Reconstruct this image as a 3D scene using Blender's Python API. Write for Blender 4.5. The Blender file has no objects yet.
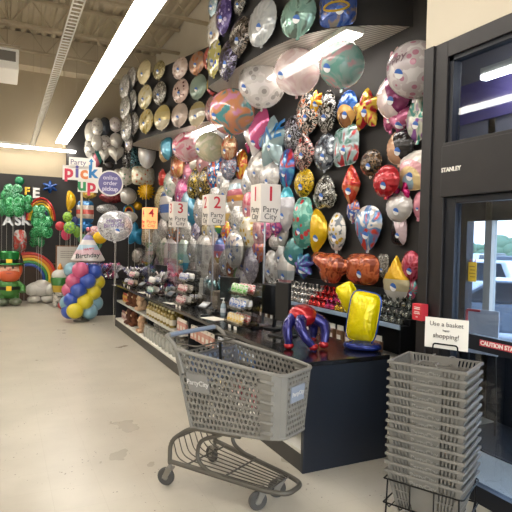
import bpy, bmesh, math, random
from math import sin, cos, pi, radians, sqrt, atan2
from mathutils import Vector, Matrix
random.seed(7)
S = bpy.context.scene
COL = S.collection

# ------------------------------------------------------------------ helpers
def lin(h):
    if isinstance(h, str):
        h = h.lstrip('#'); c = [int(h[i:i+2], 16)/255 for i in (0, 2, 4)]
    else:
        c = [v/255 for v in h]
    return tuple((v/12.92 if v <= .04045 else ((v+.055)/1.055)**2.4) for v in c) + (1,)

MATS = {}
def mat(name, col, rough=.5, metal=0., coat=0., emit=None, es=0., alpha=1., trans=0., bump=None, var=None):
    key = ('m', name)
    if key in MATS: return MATS[key]
    m = bpy.data.materials.new(name); m.use_nodes = True
    nt = m.node_tree; b = nt.nodes['Principled BSDF']
    b.inputs['Base Color'].default_value = lin(col)
    b.inputs['Roughness'].default_value = rough
    b.inputs['Metallic'].default_value = metal
    b.inputs['Coat Weight'].default_value = coat
    b.inputs['Alpha'].default_value = alpha
    b.inputs['Transmission Weight'].default_value = trans
    if emit:
        b.inputs['Emission Color'].default_value = lin(emit); b.inputs['Emission Strength'].default_value = es
    tc = nt.nodes.new('ShaderNodeTexCoord')
    if var:
        n = nt.nodes.new('ShaderNodeTexNoise'); n.inputs['Scale'].default_value = var[0]; n.inputs['Detail'].default_value = 5
        r = nt.nodes.new('ShaderNodeValToRGB')
        r.color_ramp.elements[0].position = .35; r.color_ramp.elements[1].position = .65
        r.color_ramp.elements[0].color = lin(var[1]); r.color_ramp.elements[1].color = lin(col)
        nt.links.new(tc.outputs['Object'], n.inputs['Vector']); nt.links.new(n.outputs['Fac'], r.inputs['Fac'])
        nt.links.new(r.outputs['Color'], b.inputs['Base Color'])
    if bump:
        n2 = nt.nodes.new('ShaderNodeTexNoise'); n2.inputs['Scale'].default_value = bump[0]
        bp = nt.nodes.new('ShaderNodeBump'); bp.inputs['Strength'].default_value = bump[1]; bp.inputs['Distance'].default_value = .01
        nt.links.new(tc.outputs['Object'], n2.inputs['Vector']); nt.links.new(n2.outputs['Fac'], bp.inputs['Height'])
        nt.links.new(bp.outputs['Normal'], b.inputs['Normal'])
    MATS[key] = m
    return m

def pat(spec, H=.4, metal=.55, rough=.24, clear=0.):
    """printed foil: spec = (kind, colours...)"""
    key = ('p', tuple(spec), round(H, 1), metal, clear)
    if key in MATS: return MATS[key]
    m = bpy.data.materials.new('printed_foil'); m.use_nodes = True
    nt = m.node_tree; L = nt.links.new; b = nt.nodes['Principled BSDF']
    kind, cols = spec[0], spec[1:]
    b.inputs['Metallic'].default_value = metal; b.inputs['Roughness'].default_value = rough
    b.inputs['Coat Weight'].default_value = .35; b.inputs['Coat Roughness'].default_value = .08
    tc = nt.nodes.new('ShaderNodeTexCoord')
    def ramp(stops, interp='CONSTANT'):
        r = nt.nodes.new('ShaderNodeValToRGB'); cr = r.color_ramp; cr.interpolation = interp
        while len(cr.elements) < len(stops): cr.elements.new(.5)
        for e, (p, c) in zip(cr.elements, stops): e.position = p; e.color = lin(c)
        return r
    if kind == 's' or len(cols) == 1:
        b.inputs['Base Color'].default_value = lin(cols[0])
    elif kind in ('n', 'z'):
        t = nt.nodes.new('ShaderNodeTexNoise')
        t.inputs['Scale'].default_value = (2.2 if kind == 'n' else 5.)/max(H, .1)
        t.inputs['Distortion'].default_value = 1.2 if kind == 'n' else 3.
        t.inputs['Detail'].default_value = 2
        L(tc.outputs['Object'], t.inputs['Vector'])
        st = [(0, cols[0]), (.47, cols[1])] + ([(.57, cols[2])] if len(cols) > 2 else [])
        if kind == 'z': st = [(0, cols[0]), (.5, cols[1])] + ([(.58, cols[2])] if len(cols) > 2 else [])
        if kind == 'n': st = [(.4, cols[0]), (.47, cols[1]), (.53, cols[1])] + ([(.6, cols[2])] if len(cols) > 2 else [])
        r = ramp(st, 'LINEAR' if kind == 'n' else 'CONSTANT'); L(t.outputs['Fac'], r.inputs['Fac']); L(r.outputs['Color'], b.inputs['Base Color'])
    elif kind == 'v':
        t = nt.nodes.new('ShaderNodeTexVoronoi'); t.inputs['Scale'].default_value = 5.5/max(H, .1)
        L(tc.outputs['Object'], t.inputs['Vector'])
        r = ramp([(0, cols[1]), (.3, cols[0]), (.62, cols[2] if len(cols) > 2 else cols[0])])
        L(t.outputs['Distance'], r.inputs['Fac']); L(r.outputs['Color'], b.inputs['Base Color'])
    elif kind in ('b', 'h', 'c'):
        s = nt.nodes.new('ShaderNodeSeparateXYZ'); L(tc.outputs['Object'], s.inputs['Vector'])
        mp = nt.nodes.new('ShaderNodeMapRange')
        mp.inputs['From Min'].default_value = -H/2; mp.inputs['From Max'].default_value = H/2
        n = len(cols)
        if kind == 'b':
            L(s.outputs['Z'], mp.inputs['Value'])
        elif kind == 'h':
            ad = nt.nodes.new('ShaderNodeMath'); ad.operation = 'MULTIPLY_ADD'; ad.inputs[1].default_value = .45
            L(s.outputs['Z'], ad.inputs[0]); L(s.outputs['X'], ad.inputs[2]); L(ad.outputs[0], mp.inputs['Value'])
            mp.inputs['From Min'].default_value = -H/3; mp.inputs['From Max'].default_value = H/3
        else:
            v = nt.nodes.new('ShaderNodeVectorMath'); v.operation = 'LENGTH'
            mm = nt.nodes.new('ShaderNodeVectorMath'); mm.operation = 'ADD'; mm.inputs[1].default_value = (0, 0, H*.25)
            L(tc.outputs['Object'], mm.inputs[0]); L(mm.outputs[0], v.inputs[0]); L(v.outputs['Value'], mp.inputs['Value'])
            mp.inputs['From Min'].default_value = .08*H; mp.inputs['From Max'].default_value = .72*H
        r = ramp([(i/n, c) for i, c in enumerate(cols)]); L(mp.outputs['Result'], r.inputs['Fac'])
        L(r.outputs['Color'], b.inputs['Base Color'])
    w = nt.nodes.new('ShaderNodeTexNoise'); w.inputs['Scale'].default_value = 5/max(H, .1); w.inputs['Detail'].default_value = 3
    bp = nt.nodes.new('ShaderNodeBump'); bp.inputs['Strength'].default_value = .35 if kind != 'z' else .7; bp.inputs['Distance'].default_value = .03*H/.4
    if clear: bp.inputs['Strength'].default_value = .1
    L(tc.outputs['Object'], w.inputs['Vector']); L(w.outputs['Fac'], bp.inputs['Height']); L(bp.outputs['Normal'], b.inputs['Normal'])
    if clear:
        b.inputs['Alpha'].default_value = 1-clear; b.inputs['Metallic'].default_value = 0.; b.inputs['Roughness'].default_value = .12
    MATS[key] = m
    return m

def new_obj(name, bm, m, parent=None, smooth=True, solid=None, bev=None):
    me = bpy.data.meshes.new(name)
    bmesh.ops.recalc_face_normals(bm, faces=bm.faces)
    bm.to_mesh(me); bm.free()
    for mm in (m if isinstance(m, (list, tuple)) else [m]): me.materials.append(mm)
    if smooth:
        me.polygons.foreach_set('use_smooth', [True]*len(me.polygons))
        try: me.set_sharp_from_angle(angle=radians(38))
        except Exception: pass
    o = bpy.data.objects.new(name, me); COL.objects.link(o)
    if parent: o.parent = parent
    if solid:
        md = o.modifiers.new('thickness', 'SOLIDIFY'); md.thickness = solid; md.offset = 0
    if bev:
        md = o.modifiers.new('bevel', 'BEVEL'); md.width = bev; md.segments = 2; md.limit_method = 'ANGLE'
    return o
def tag(o, label, cat, group=None, kind=None):
    if label: o['label'] = label
    if cat: o['category'] = cat
    if group: o['group'] = group
    if kind: o['kind'] = kind
    return o
def struct(o): o['kind'] = 'structure'; return o
def thing(name, label, cat, loc=(0, 0, 0), rz=0, group=None):
    o = bpy.data.objects.new(name, None); COL.objects.link(o); o.empty_display_size = .1
    o.location = loc; o.rotation_euler = (0, 0, rz)
    return tag(o, label, cat, group)
def copy_tree(o, parent=None):
    c = o.copy(); COL.objects.link(c); c.parent = parent
    for ch in list(o.children): copy_tree(ch, c)
    return c

def box(bm, x0, x1, y0, y1, z0, z1):
    v = [bm.verts.new(p) for p in ((x0,y0,z0),(x1,y0,z0),(x1,y1,z0),(x0,y1,z0),(x0,y0,z1),(x1,y0,z1),(x1,y1,z1),(x0,y1,z1))]
    for f in ((0,3,2,1),(4,5,6,7),(0,1,5,4),(1,2,6,5),(2,3,7,6),(3,0,4,7)): bm.faces.new([v[i] for i in f])
    return v
def B(*a):
    bm = bmesh.new(); box(bm, *a); return bm
def tube(bm, pts, r, n=8, closed=False):
    pts = [Vector(p) for p in pts]; rings = []; N = len(pts); up = None
    for i, p in enumerate(pts):
        rr = r[i] if isinstance(r, (list, tuple)) else r
        a = pts[(i-1) % N] if (closed or i > 0) else p; c = pts[(i+1) % N] if (closed or i < N-1) else p
        d = (c-a).normalized()
        if up is None:
            up = Vector((0, 0, 1)) if abs(d.z) < .9 else Vector((1, 0, 0))
        u = d.cross(up)
        if u.length < 1e-5: u = d.cross(Vector((0, 1, 0)))
        u.normalize(); w = u.cross(d).normalized(); up = w
        rings.append([bm.verts.new(p+rr*(u*cos(2*pi*k/n)+w*sin(2*pi*k/n))) for k in range(n)])
    for i in range(N if closed else N-1):
        A, Bq = rings[i], rings[(i+1) % N]
        for k in range(n): bm.faces.new((A[k], A[(k+1) % n], Bq[(k+1) % n], Bq[k]))
    if not closed:
        bm.faces.new(rings[0][::-1]); bm.faces.new(rings[-1])
def smooth_path(pts, r=.05, seg=5):
    """round the corners of a polyline"""
    P = [Vector(p) for p in pts]; out = [P[0]]
    for i in range(1, len(P)-1):
        a, b, c = P[i-1], P[i], P[i+1]
        q = min(r, (a-b).length*.45, (c-b).length*.45)
        s = b+(a-b).normalized()*q; e = b+(c-b).normalized()*q
        for k in range(seg+1):
            t = k/seg; out.append(s*(1-t)**2+b*2*t*(1-t)+e*t*t)
    out.append(P[-1]); return out
def lathe(bm, prof, n=20, c=(0, 0, 0)):
    c = Vector(c); rings = []
    for r, z in prof:
        if r < 1e-5: rings.append([bm.verts.new(c+Vector((0, 0, z)))])
        else: rings.append([bm.verts.new(c+Vector((r*cos(2*pi*k/n), r*sin(2*pi*k/n), z))) for k in range(n)])
    for A, Q in zip(rings, rings[1:]):
        for k in range(n):
            k2 = (k+1) % n
            vs = [A[k % len(A)], A[k2 % len(A)], Q[k2 % len(Q)], Q[k % len(Q)]]
            u = []
            for v in vs:
                if v not in u: u.append(v)
            if len(u) > 2: bm.faces.new(u)
    if len(rings[0]) > 1: bm.faces.new(rings[0][::-1])
    if len(rings[-1]) > 1: bm.faces.new(rings[-1])
def ellip(bm, c, rx, ry, rz, n=20, m=12):
    b2 = bmesh.new(); lathe(b2, [(sin(pi*i/m), -cos(pi*i/m)) for i in range(m+1)], n)
    for v in b2.verts: v.co = Vector((v.co.x*rx, v.co.y*ry, v.co.z*rz))+Vector(c)
    merge(bm, b2)
def merge(bm, b2, M=None):
    if M is not None: bmesh.ops.transform(b2, matrix=M, verts=b2.verts)
    mp = {v: bm.verts.new(v.co) for v in b2.verts}
    for f in b2.faces: bm.faces.new([mp[v] for v in f.verts])
    b2.free()
def prism(bm, pts, y0, y1):
    """outline in XZ extruded along Y"""
    a = [bm.verts.new((x, y0, z)) for x, z in pts]; b = [bm.verts.new((x, y1, z)) for x, z in pts]
    n = len(pts); bm.faces.new(a); bm.faces.new(b[::-1])
    for i in range(n): bm.faces.new((a[i], b[i], b[(i+1) % n], a[(i+1) % n]))

def text_bm(s, size=1., ext=0., align='CENTER', bold=0., spacing=1.):
    cu = bpy.data.curves.new('lettering', 'FONT'); cu.body = s; cu.size = size; cu.extrude = ext
    cu.align_x = align; cu.align_y = 'CENTER'; cu.offset = bold; cu.space_line = spacing; cu.resolution_u = 3
    o = bpy.data.objects.new('tmp', cu); COL.objects.link(o)
    dg = bpy.context.evaluated_depsgraph_get(); me = bpy.data.meshes.new_from_object(o.evaluated_get(dg))
    bpy.data.objects.remove(o); bm = bmesh.new(); bm.from_mesh(me); bpy.data.meshes.remove(me); bpy.data.curves.remove(cu)
    return bm
def text_obj(s, size, m, M, parent=None, bold=0., ext=.0015, spacing=1., align='CENTER', name='lettering'):
    """flat lettering; text plane XY is taken to the plane given by matrix M"""
    bm = text_bm(s, size, ext, align, bold, spacing)
    bmesh.ops.transform(bm, matrix=M, verts=bm.verts)
    return new_obj(name, bm, m, parent, smooth=False)
def frame_M(origin, right, up):
    r = Vector(right).normalized(); u = Vector(up).normalized(); n = r.cross(u)
    M = Matrix(((r.x, u.x, n.x, 0), (r.y, u.y, n.y, 0), (r.z, u.z, n.z, 0), (0, 0, 0, 1)))
    return Matrix.Translation(Vector(origin)) @ M

# ------------------------------------------------------------------ foil balloons
def outline(shape, N=56):
    P = []
    for k in range(N):
        t = 2*pi*k/N; c, s = cos(t), sin(t)
        if shape == 'heart':
            x = 16*s**3; z = 13*c-5*cos(2*t)-2*cos(3*t)-cos(4*t); P.append((x, z)); continue
        r = 1.
        def star(n, inner, ph=pi/2):
            u = ((t-ph)*n/(2*pi)) % 1.; u = abs(u-.5)*2      # 1 at tip
            return inner+(1-inner)*u
        if shape == 'star5': r = star(5, .56)
        elif shape == 'star6': r = star(6, .5)
        elif shape == 'sun': r = star(16, .76)
        elif shape == 'clover': r = .62+.38*abs(cos(2*(t-pi/4)))**.7
        elif shape in ('square', 'tube', 'tube2'):
            e = 5. if shape == 'square' else 3.4
            r = 1/(abs(c)**e+abs(s)**e)**(1/e)
        elif shape == 'diamond': r = 1/(abs(c)**1.25+abs(s)**1.25)**(1/1.25)
        elif shape == 'gem':
            e = 1.6; r = 1/(abs(c)**e+abs(s)**e)**(1/e); r *= (1.15 if s > .2 else 1.)
        elif shape == 'tear':
            x = c*(1-.55*max(0, s)**1.2); P.append((x, s*(1+.25*max(0, s)**6))); continue
        elif shape == 'leaf':
            P.append((c*abs(c)**.35+.28*s, s)); continue
        elif shape == 'banana':
            x = c*(1-.25*abs(s)**3)*.8+.35*s*s*(-1); z = s*(1.0 if s > -.9 else 1.08); P.append((x, z)); continue
        elif shape == 'vase': P.append((c*(.78+.24*s), s)); continue
        elif shape == 'shield': P.append((c*(1 if s > 0 else 1-.45*s*s), s)); continue
        elif shape == 'pad': r = 1+.32*abs(c)**2*(1 if s < 0 else .2)-.28*max(0, -s)**3
        elif shape == 'crab': r = .8+.2*sin(7*t)
        elif shape == 'tuft': r = .78+.22*sin(6*t+.6)
        elif shape == 'dino': 
            r = .55+.5*max(0, cos(t-2.7))**6+.5*max(0, cos(t+.1))**8+.42*max(0, cos(t+1.9))**10+.4*max(0, cos(t+1.2))**10+.12*max(0, cos(t-.9))**4
        P.append((r*c, r*s))
    xs = [p[0] for p in P]; zs = [p[1] for p in P]
    cx, cz = (max(xs)+min(xs))/2, (max(zs)+min(zs))/2; w, h = max(xs)-min(xs), max(zs)-min(zs)
    return [((x-cx)/w, (z-cz)/h) for x, z in P]

def foil_bm(shape, W, H, T, rings=9, seed=0, back=True):
    rnd = random.Random(seed); N = 64 if H > .25 else 48
    O = [(x*W, z*H) for x, z in outline(shape, N)]
    ph = rnd.random()*6; kw = rnd.choice((13, 15, 17, 19))
    bm = bmesh.new()
    def depth(rho, k):
        t = 2*pi*k/N
        return T*max(0, 1-rho**2.3)**.6*(1-.22*rho**3*abs(sin(kw*t/2+ph)))
    def half(sgn):
        prev = None
        for i in range(rings+1):
            rho = i/rings; rho = rho**.85
            if i == 0:
                cur = [bm.verts.new((0, sgn*T, 0))]
            else:
                cur = [bm.verts.new((x*rho*(1-.018*(rho**4)*abs(sin(kw*pi*k/N+ph))), sgn*depth(rho, k), z*rho)) for k, (x, z) in enumerate(O)]
            if prev:
                for k in range(N):
                    k2 = (k+1) % N
                    if len(prev) == 1: bm.faces.new((prev[0], cur[k], cur[k2]))
                    else: bm.faces.new((prev[k], cur[k], cur[k2], prev[k2]))
            prev = cur
        return prev
    a = half(-1); b = half(1)
    for k in range(N): bm.faces.new((a[k], b[k], b[(k+1) % N], a[(k+1) % N]))
    # crimped seam
    r0 = [bm.verts.new((x*.99, 0, z*.99)) for x, z in O]; r1 = [bm.verts.new((x*1.03+.0, .004*sin(k*2.1), z*1.03)) for k, (x, z) in enumerate(O)]
    for k in range(N): bm.faces.new((r0[k], r1[k], r1[(k+1) % N], r0[(k+1) % N]))
    def surf(x, z):
        ang = atan2(z/H, x/W); best = None
        # radial distance ratio by ray/outline
        rho = 1.
        for k in range(N):
            x1, z1 = O[k]; x2, z2 = O[(k+1) % N]
            den = x*(z2-z1)-z*(x2-x1)
            if abs(den) < 1e-9: continue
            s = (x1*(z2-z1)-z1*(x2-x1))/den
            u = (x1*z-z1*x)/den
            if s > 0 and -1e-6 <= u <= 1+1e-6: rho = min(1/s, 1.); break
        return -T*max(0, 1-rho**2.3)**.6-.004
    return bm, surf
def sphere_bm(R, n=28, m=18):
    bm = bmesh.new(); pr = [(R*sin(pi*i/m), -R*cos(pi*i/m)) for i in range(m+1)]
    pr[0] = (.0, -R*1.06); pr.insert(1, (.05*R, -R*1.05)); pr.insert(2, (.045*R, -R*1.0))
    lathe(bm, pr, n)
    return bm, (lambda x, z: -sqrt(max(0, R*R-x*x-z*z))-.004)
def disc_on(surf, cx, cz, r, m, parent, name='price_sticker'):
    bm = bmesh.new(); n = 16
    prev = [bm.verts.new((cx, surf(cx, cz), cz))]
    for i in (1, 2, 3):
        q = r*i/3
        cur = []
        for k in range(n):
            x = cx+q*cos(2*pi*k/n); z = cz+q*sin(2*pi*k/n); cur.append(bm.verts.new((x, surf(x, z), z)))
        for k in range(n):
            k2 = (k+1) % n
            bm.faces.new((prev[0], cur[k], cur[k2]) if len(prev) == 1 else (prev[k], cur[k], cur[k2], prev[k2]))
        prev = cur
    bm2 = bm
    # upper half blue, lower half white: separate material slots
    bmesh.ops.bisect_plane(bm2, geom=bm2.verts[:]+bm2.edges[:]+bm2.faces[:], plane_co=(cx, 0, cz), plane_no=(.35, 0, 1))
    fl = [f.calc_center_median() for f in bm2.faces]
    for f, c in zip(bm2.faces, fl): f.material_index = 0 if (.35*(c.x-cx)+(c.z-cz)) > 0 else 1
    o = new_obj(name, bm2, m, parent); o['label'] = 'round blue and white sticker'
    return o
def text_on(surf, s, size, colr, parent, cx=0, cz=0, slant=.0):
    bm = text_bm(s, size, 0, 'CENTER', size*.02, .8)
    bmesh.ops.triangulate(bm, faces=bm.faces)
    bmesh.ops.subdivide_edges(bm, edges=[e for e in bm.edges if e.calc_length() > size*.25], cuts=1)
    for v in bm.verts:
        x = v.co.x+cx; z = v.co.y+cz+slant*v.co.x; v.co = Vector((x, surf(x, z)-.003, z))
    return new_obj('lettering', bm, mat('balloon_ink_'+colr, colr, .4), parent)
BALLOONS = [
  ['bubble', [3.62, 3.96, 3.408], 0.549, 0.549, 0.275, -1.571, ('v', '#d9cfd2', '#c98aa0', '#f2eeee'), 'large white and pink bubble balloon high beside the door frame', {'txt': ('Happy', '#7a6670', 0.5)}, 56.0],
  ['bubble', [3.2, 4.597, 3.573], 0.485, 0.485, 0.243, -1.571, ('n', '#6fa89c', '#8fb0a8', '#c79aa0'), 'large teal and rose marbled bubble balloon right of the pink one', {}, 46.0],
  ['bubble', [3.2, 5.539, 3.766], 0.56, 0.56, 0.28, -1.571, ('n', '#b99a9d', '#c7b3ad', '#d6c8c6'), 'large dusty pink bubble balloon below the curved panel', {}, 46.0],
  ['bubble', [3.2, 6.495, 3.872], 0.663, 0.663, 0.331, -1.571, ('v', '#c4c0bc', '#8f8a88', '#d8d4d2'), 'large pale grey bubble balloon speckled with dark dots', {}, 48.0],
  ['bubble', [3.4, 7.769, 4.044], 0.647, 0.647, 0.323, -1.571, ('n', '#d08aa4', '#e2c6cc', '#9cc2b4'), 'pink and mint bubble balloon beside the pale grey one', {}, 40.0],
  ['bubble', [2.9, 6.826, 3.52], 0.651, 0.651, 0.325, -1.571, ('n', '#3f9498', '#d08c60', '#d08aa8'), 'bubble balloon swirled in teal, orange and pink', {}, 46.0],
  ['round', [3.818, 4.111, 2.985], 0.328, 0.451, 0.07, -1.571, ('n', '#4a9a8c', '#c9cabc', '#8d5aa0'), 'teal and cream round foil balloon half behind the door frame', {'txt': ('Happy', '#2c6e66', 0.5)}, 44.0],
  ['gem', [3.781, 4.447, 3.306], 0.581, 0.518, 0.107, -1.571, ('h', '#e6d5d4', '#7a2a5c'), 'gem shaped foil balloon, pale pink front and plum side', {}, 48.0],
  ['tuft', [3.84, 4.516, 3.69], 0.208, 0.306, 0.048, -1.571, ('n', '#e0a8b8', '#d9c3a8', '#c56f94'), 'pink frilly topped foil balloon above the gem shaped one', {}, 28.0],
  ['star5', [3.797, 4.929, 3.275], 0.521, 0.465, 0.091, -1.571, ('n', '#b01f2b', '#d0b23a', '#b01f2b'), 'red star foil balloon printed with yellow bursts', {}, 40.0],
  ['shield', [3.815, 5.347, 3.346], 0.421, 0.47, 0.073, -1.571, ('c', '#8a5a34', '#d8a860', '#2a62b0', '#1c4f9e'), 'blue shield shaped foil balloon with a tan centre', {}, 38.0],
  ['oval', [3.802, 5.773, 3.411], 0.399, 0.55, 0.086, -1.571, ('z', '#141315', '#b8b4ae', '#141315'), 'black oval foil balloon with silver streaks, tall, under the teal bubble', {}, 42.0],
  ['oval', [3.793, 6.234, 3.508], 0.62, 0.611, 0.095, -1.571, ('z', '#141315', '#d9d4cc', '#c8601c'), 'black and silver oval foil balloon with orange streaks', {}, 44.0],
  ['star6', [3.624, 5.765, 3.527], 0.282, 0.284, 0.044, -1.571, ('n', '#d8401c', '#f0b020', '#f4d24a'), 'small fiery orange and yellow burst balloon', {}, 22.0],
  ['oval', [3.806, 6.691, 3.302], 0.569, 0.485, 0.082, -1.571, ('z', '#1b1b22', '#b4b6c0', '#2a2c36'), 'small black oval foil balloon beside the pale blue star', {}, 33.0],
  ['star5', [3.76, 7.2, 3.264], 0.942, 0.786, 0.128, -1.571, ('s', '#a9c4ca'), 'pale blue star foil balloon with blue letters', {'txt': ('ONE', '#1479c0', 0.62)}, 50.6],
  ['heart', [3.763, 7.818, 3.449], 0.898, 0.803, 0.125, -1.571, ('h', '#e6dcdc', '#d8649a'), 'pink and white heart foil balloon left of the pale blue star', {}, 48.4],
  ['tear', [3.8, 6.328, 2.998], 0.525, 0.563, 0.088, -1.571, ('z', '#3a2022', '#b8a8a0', '#a82a2a'), 'dark pointed foil balloon printed in red and silver', {}, 40.0],
  ['oval', [3.806, 5.801, 2.894], 0.519, 0.474, 0.082, -1.571, ('v', '#6a727c', '#c4ccd4', '#2e3440'), 'steel grey round foil balloon with holographic spots', {}, 36.0],
  ['square', [3.804, 5.333, 2.899], 0.501, 0.47, 0.084, -1.571, ('n', '#5f8a80', '#9fb4b8', '#b0343a'), 'silvery green cushion foil balloon with a red print', {}, 38.0],
  ['heart', [3.816, 4.378, 3.007], 0.362, 0.289, 0.072, -1.571, ('v', '#b25a80', '#e4b4c8', '#b25a80'), 'pink curled foil balloon with pale dots under the gem', {}, 27.0],
  ['leaf', [3.836, 4.551, 3.109], 0.245, 0.331, 0.052, -1.571, ('v', '#a84c74', '#dca4bc', '#a84c74'), 'pink leaf shaped foil balloon with pale dots', {}, 30.0],
  ['round', [3.81, 4.361, 2.737], 0.419, 0.364, 0.078, -1.571, ('h', '#c79c7c', '#1a1719'), 'tan and black round foil balloon above the red one', {}, 34.0],
  ['square', [3.818, 4.175, 2.461], 0.37, 0.395, 0.07, -1.571, ('c', '#9fc4d8', '#e6cf9a', '#e0a8b0', '#e9e4dd'), 'white cushion foil balloon printed with a pastel rainbow', {}, 38.0],
  ['round', [3.81, 4.843, 2.628], 0.375, 0.3, 0.078, -1.571, ('z', '#17140f', '#8a6a48', '#17140f'), 'black and brown crinkled foil balloon behind the plain red one', {}, 26.0],
  ['round', [3.69, 4.427, 2.372], 0.416, 0.332, 0.078, -1.571, ('s', '#b3212c'), 'plain red round foil balloon in the middle of the black wall', {}, 31.0],
  ['diamond', [3.812, 5.219, 2.409], 0.357, 0.488, 0.076, -1.571, ('n', '#b3242c', '#c7452c', '#c98a5c'), 'red pointed foil balloon with an orange print', {}, 40.0],
  ['round', [3.805, 4.342, 2.096], 0.401, 0.321, 0.083, -1.571, ('s', '#d3d0cf'), 'white round foil balloon with a magenta bow on top', {'bow': '#c21f6e'}, 30.0],
  ['tube', [3.841, 4.372, 1.841], 0.238, 0.302, 0.047, -1.571, ('h', '#1c181a', '#c9b4bc'), 'black and pale pink tube foil balloon under the bow topped one', {}, 28.0],
  ['oval', [3.846, 4.089, 2.105], 0.157, 0.267, 0.042, -1.571, ('s', '#d58c9c'), 'pale pink oval foil balloon at the edge of the door frame', {}, 26.0],
  ['vase', [3.804, 4.856, 1.879], 0.48, 0.51, 0.084, -1.571, ('n', '#dcd9d6', '#5f8ec0', '#c4453a'), 'white vase shaped foil balloon with blue, green and red blotches', {}, 44.0],
  ['oval', [3.844, 5.207, 2.106], 0.262, 0.269, 0.044, -1.571, ('n', '#c46c44', '#3d5ea8', '#d0c6bc'), 'small orange and blue foil balloon above the white vase shape', {}, 22.0],
  ['oval', [3.813, 5.489, 1.838], 0.363, 0.482, 0.075, -1.571, ('v', '#cfcac2', '#c7a23a', '#7a8088'), 'white and gold spotted oval foil balloon beside the yellow one', {}, 38.0],
  ['banana', [3.796, 5.882, 1.855], 0.39, 0.588, 0.092, -1.571, ('s', '#dcb414'), 'plain yellow long foil balloon hanging on the black wall', {}, 44.0],
  ['tube', [3.779, 6.27, 1.97], 0.488, 0.7, 0.109, -1.571, ('v', '#4f9a8c', '#b83438', '#7fb8a8'), 'teal tube foil balloon with red patches', {}, 50.0],
  ['oval', [3.786, 6.78, 2.191], 0.483, 0.655, 0.102, -1.571, ('b', '#c9c4c6', '#c4c2c6', '#bcbcc4', '#3fa0b4'), 'silver oval foil balloon with a blue tip, beside the register sign', {}, 44.0],
  ['round', [3.793, 6.294, 2.532], 0.491, 0.393, 0.095, -1.571, ('z', '#d4b018', '#1c1a14', '#d4b018'), 'yellow and black round foil balloon at the middle of the wall', {}, 28.0],
  ['pad', [3.786, 5.746, 2.363], 0.523, 0.419, 0.102, -1.571, ('z', '#22221f', '#c4c2b8', '#22221f'), 'black game controller shaped foil balloon with silver trim', {}, 32.0],
  ['oval', [3.796, 6.798, 2.801], 0.435, 0.59, 0.092, -1.571, ('n', '#b02830', '#2858a0', '#3f8fb4'), 'red and blue oval foil balloon under the pale blue star', {}, 39.6],
  ['dino', [3.788, 5.565, 1.377], 0.911, 0.385, 0.1, -1.571, ('n', '#a8482c', '#c4683c', '#7a3420'), 'orange dinosaur shaped foil balloon low on the wall', {}, 30.0],
  ['tube2', [3.796, 4.937, 1.399], 0.61, 0.352, 0.092, -1.571, ('n', '#a84a28', '#c86a3c', '#8a3a20'), 'rust orange barrel shaped foil balloon beside the dinosaur', {}, 30.0],
  ['square', [3.846, 4.624, 1.45], 0.185, 0.27, 0.042, -1.571, ('z', '#55524c', '#a8a49a', '#3c3a36'), 'grey crinkled square foil balloon between rust and yellow ones', {}, 24.0],
  ['tear', [3.811, 4.363, 1.323], 0.405, 0.495, 0.077, -1.571, ('b', '#d0ccc6', '#cfc4a0', '#e0b020', '#e2b41c'), 'yellow drop shaped foil balloon with a white base', {}, 46.0],
  ['round', [3.834, 4.165, 1.473], 0.285, 0.313, 0.054, -1.571, ('n', '#a82c40', '#c0506a', '#7a1c2c'), 'crimson round foil balloon against the door frame', {}, 30.0],
  ['oval', [3.852, 4.16, 1.222], 0.168, 0.23, 0.036, -1.571, ('n', '#3f8a8c', '#b04060', '#5aa4a0'), 'small teal and red foil balloon against the door frame', {}, 22.0],
  ['crab', [3.793, 6.239, 1.369], 0.455, 0.364, 0.095, -1.571, ('n', '#2f7a98', '#5a4aa0', '#4fa0b4'), 'teal and violet jagged foil balloon left of the dinosaur', {}, 26.0],
  ['leaf', [3.807, 6.578, 1.556], 0.558, 0.481, 0.081, -1.571, ('s', '#4f8f90'), 'sea green leaf shaped foil balloon', {}, 33.0],
  ['oval', [3.801, 6.763, 1.283], 0.496, 0.558, 0.087, -1.571, ('b', '#c48a8c', '#a8b0b4', '#d2cdc8', '#d6d2cd'), 'white and pink egg shaped foil balloon below the green leaf', {}, 37.4],
  ['oval', [3.807, 7.257, 1.302], 0.53, 0.52, 0.081, -1.571, ('v', '#cfcac4', '#a49c98', '#dcd8d4'), 'pearl white oval foil balloon behind the clear shield', {}, 33.0],
  ['oval2', [3.826, 7.145, 1.697], 0.48, 0.24, 0.062, -1.571, ('z', '#a8a5a2', '#d4d2ce', '#77747a'), 'silver flat oval foil balloon under the nearest register sign', {}, 15.4],
  ['leaf', [3.822, 6.92, 1.82], 0.323, 0.434, 0.066, -1.571, ('s', '#b8b4ae'), 'slim silver leaf foil balloon leaning against the wall', {}, 28.6],
  ['round', [3.822, 7.49, 1.92], 0.444, 0.355, 0.066, -1.571, ('v', '#c9648e', '#5a3f86', '#e0a0bc'), 'pink foil balloon with violet spots under the nearest register sign', {}, 22.0],
  ['round', [3.726, 6.971, 1.955], 0.375, 0.3, 0.062, -1.571, ('v', '#b84f86', '#e4b4cc', '#6a3f8a'), 'magenta foil balloon with pale spots under the nearest register sign', {}, 19.8],
  ['tuft', [3.835, 8.2, 3.402], 0.401, 0.343, 0.053, -1.571, ('s', '#c03a78'), 'small magenta frilly foil balloon under the pink heart', {}, 19.8],
  ['bubble', [3.4, 8.997, 3.413], 0.55, 0.55, 0.275, -1.571, ('n', '#d0c8a8', '#b8bc9c', '#dcd2bc'), 'pale yellow clear bubble balloon at the top of the wall', {}, 30.0],
  ['round', [3.616, 8.611, 3.357], 0.589, 0.471, 0.122, -1.571, ('n', '#c4452c', '#d0b08c', '#b87858'), 'red and tan foil balloon under the banded bubble', {}, 26.4],
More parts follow.
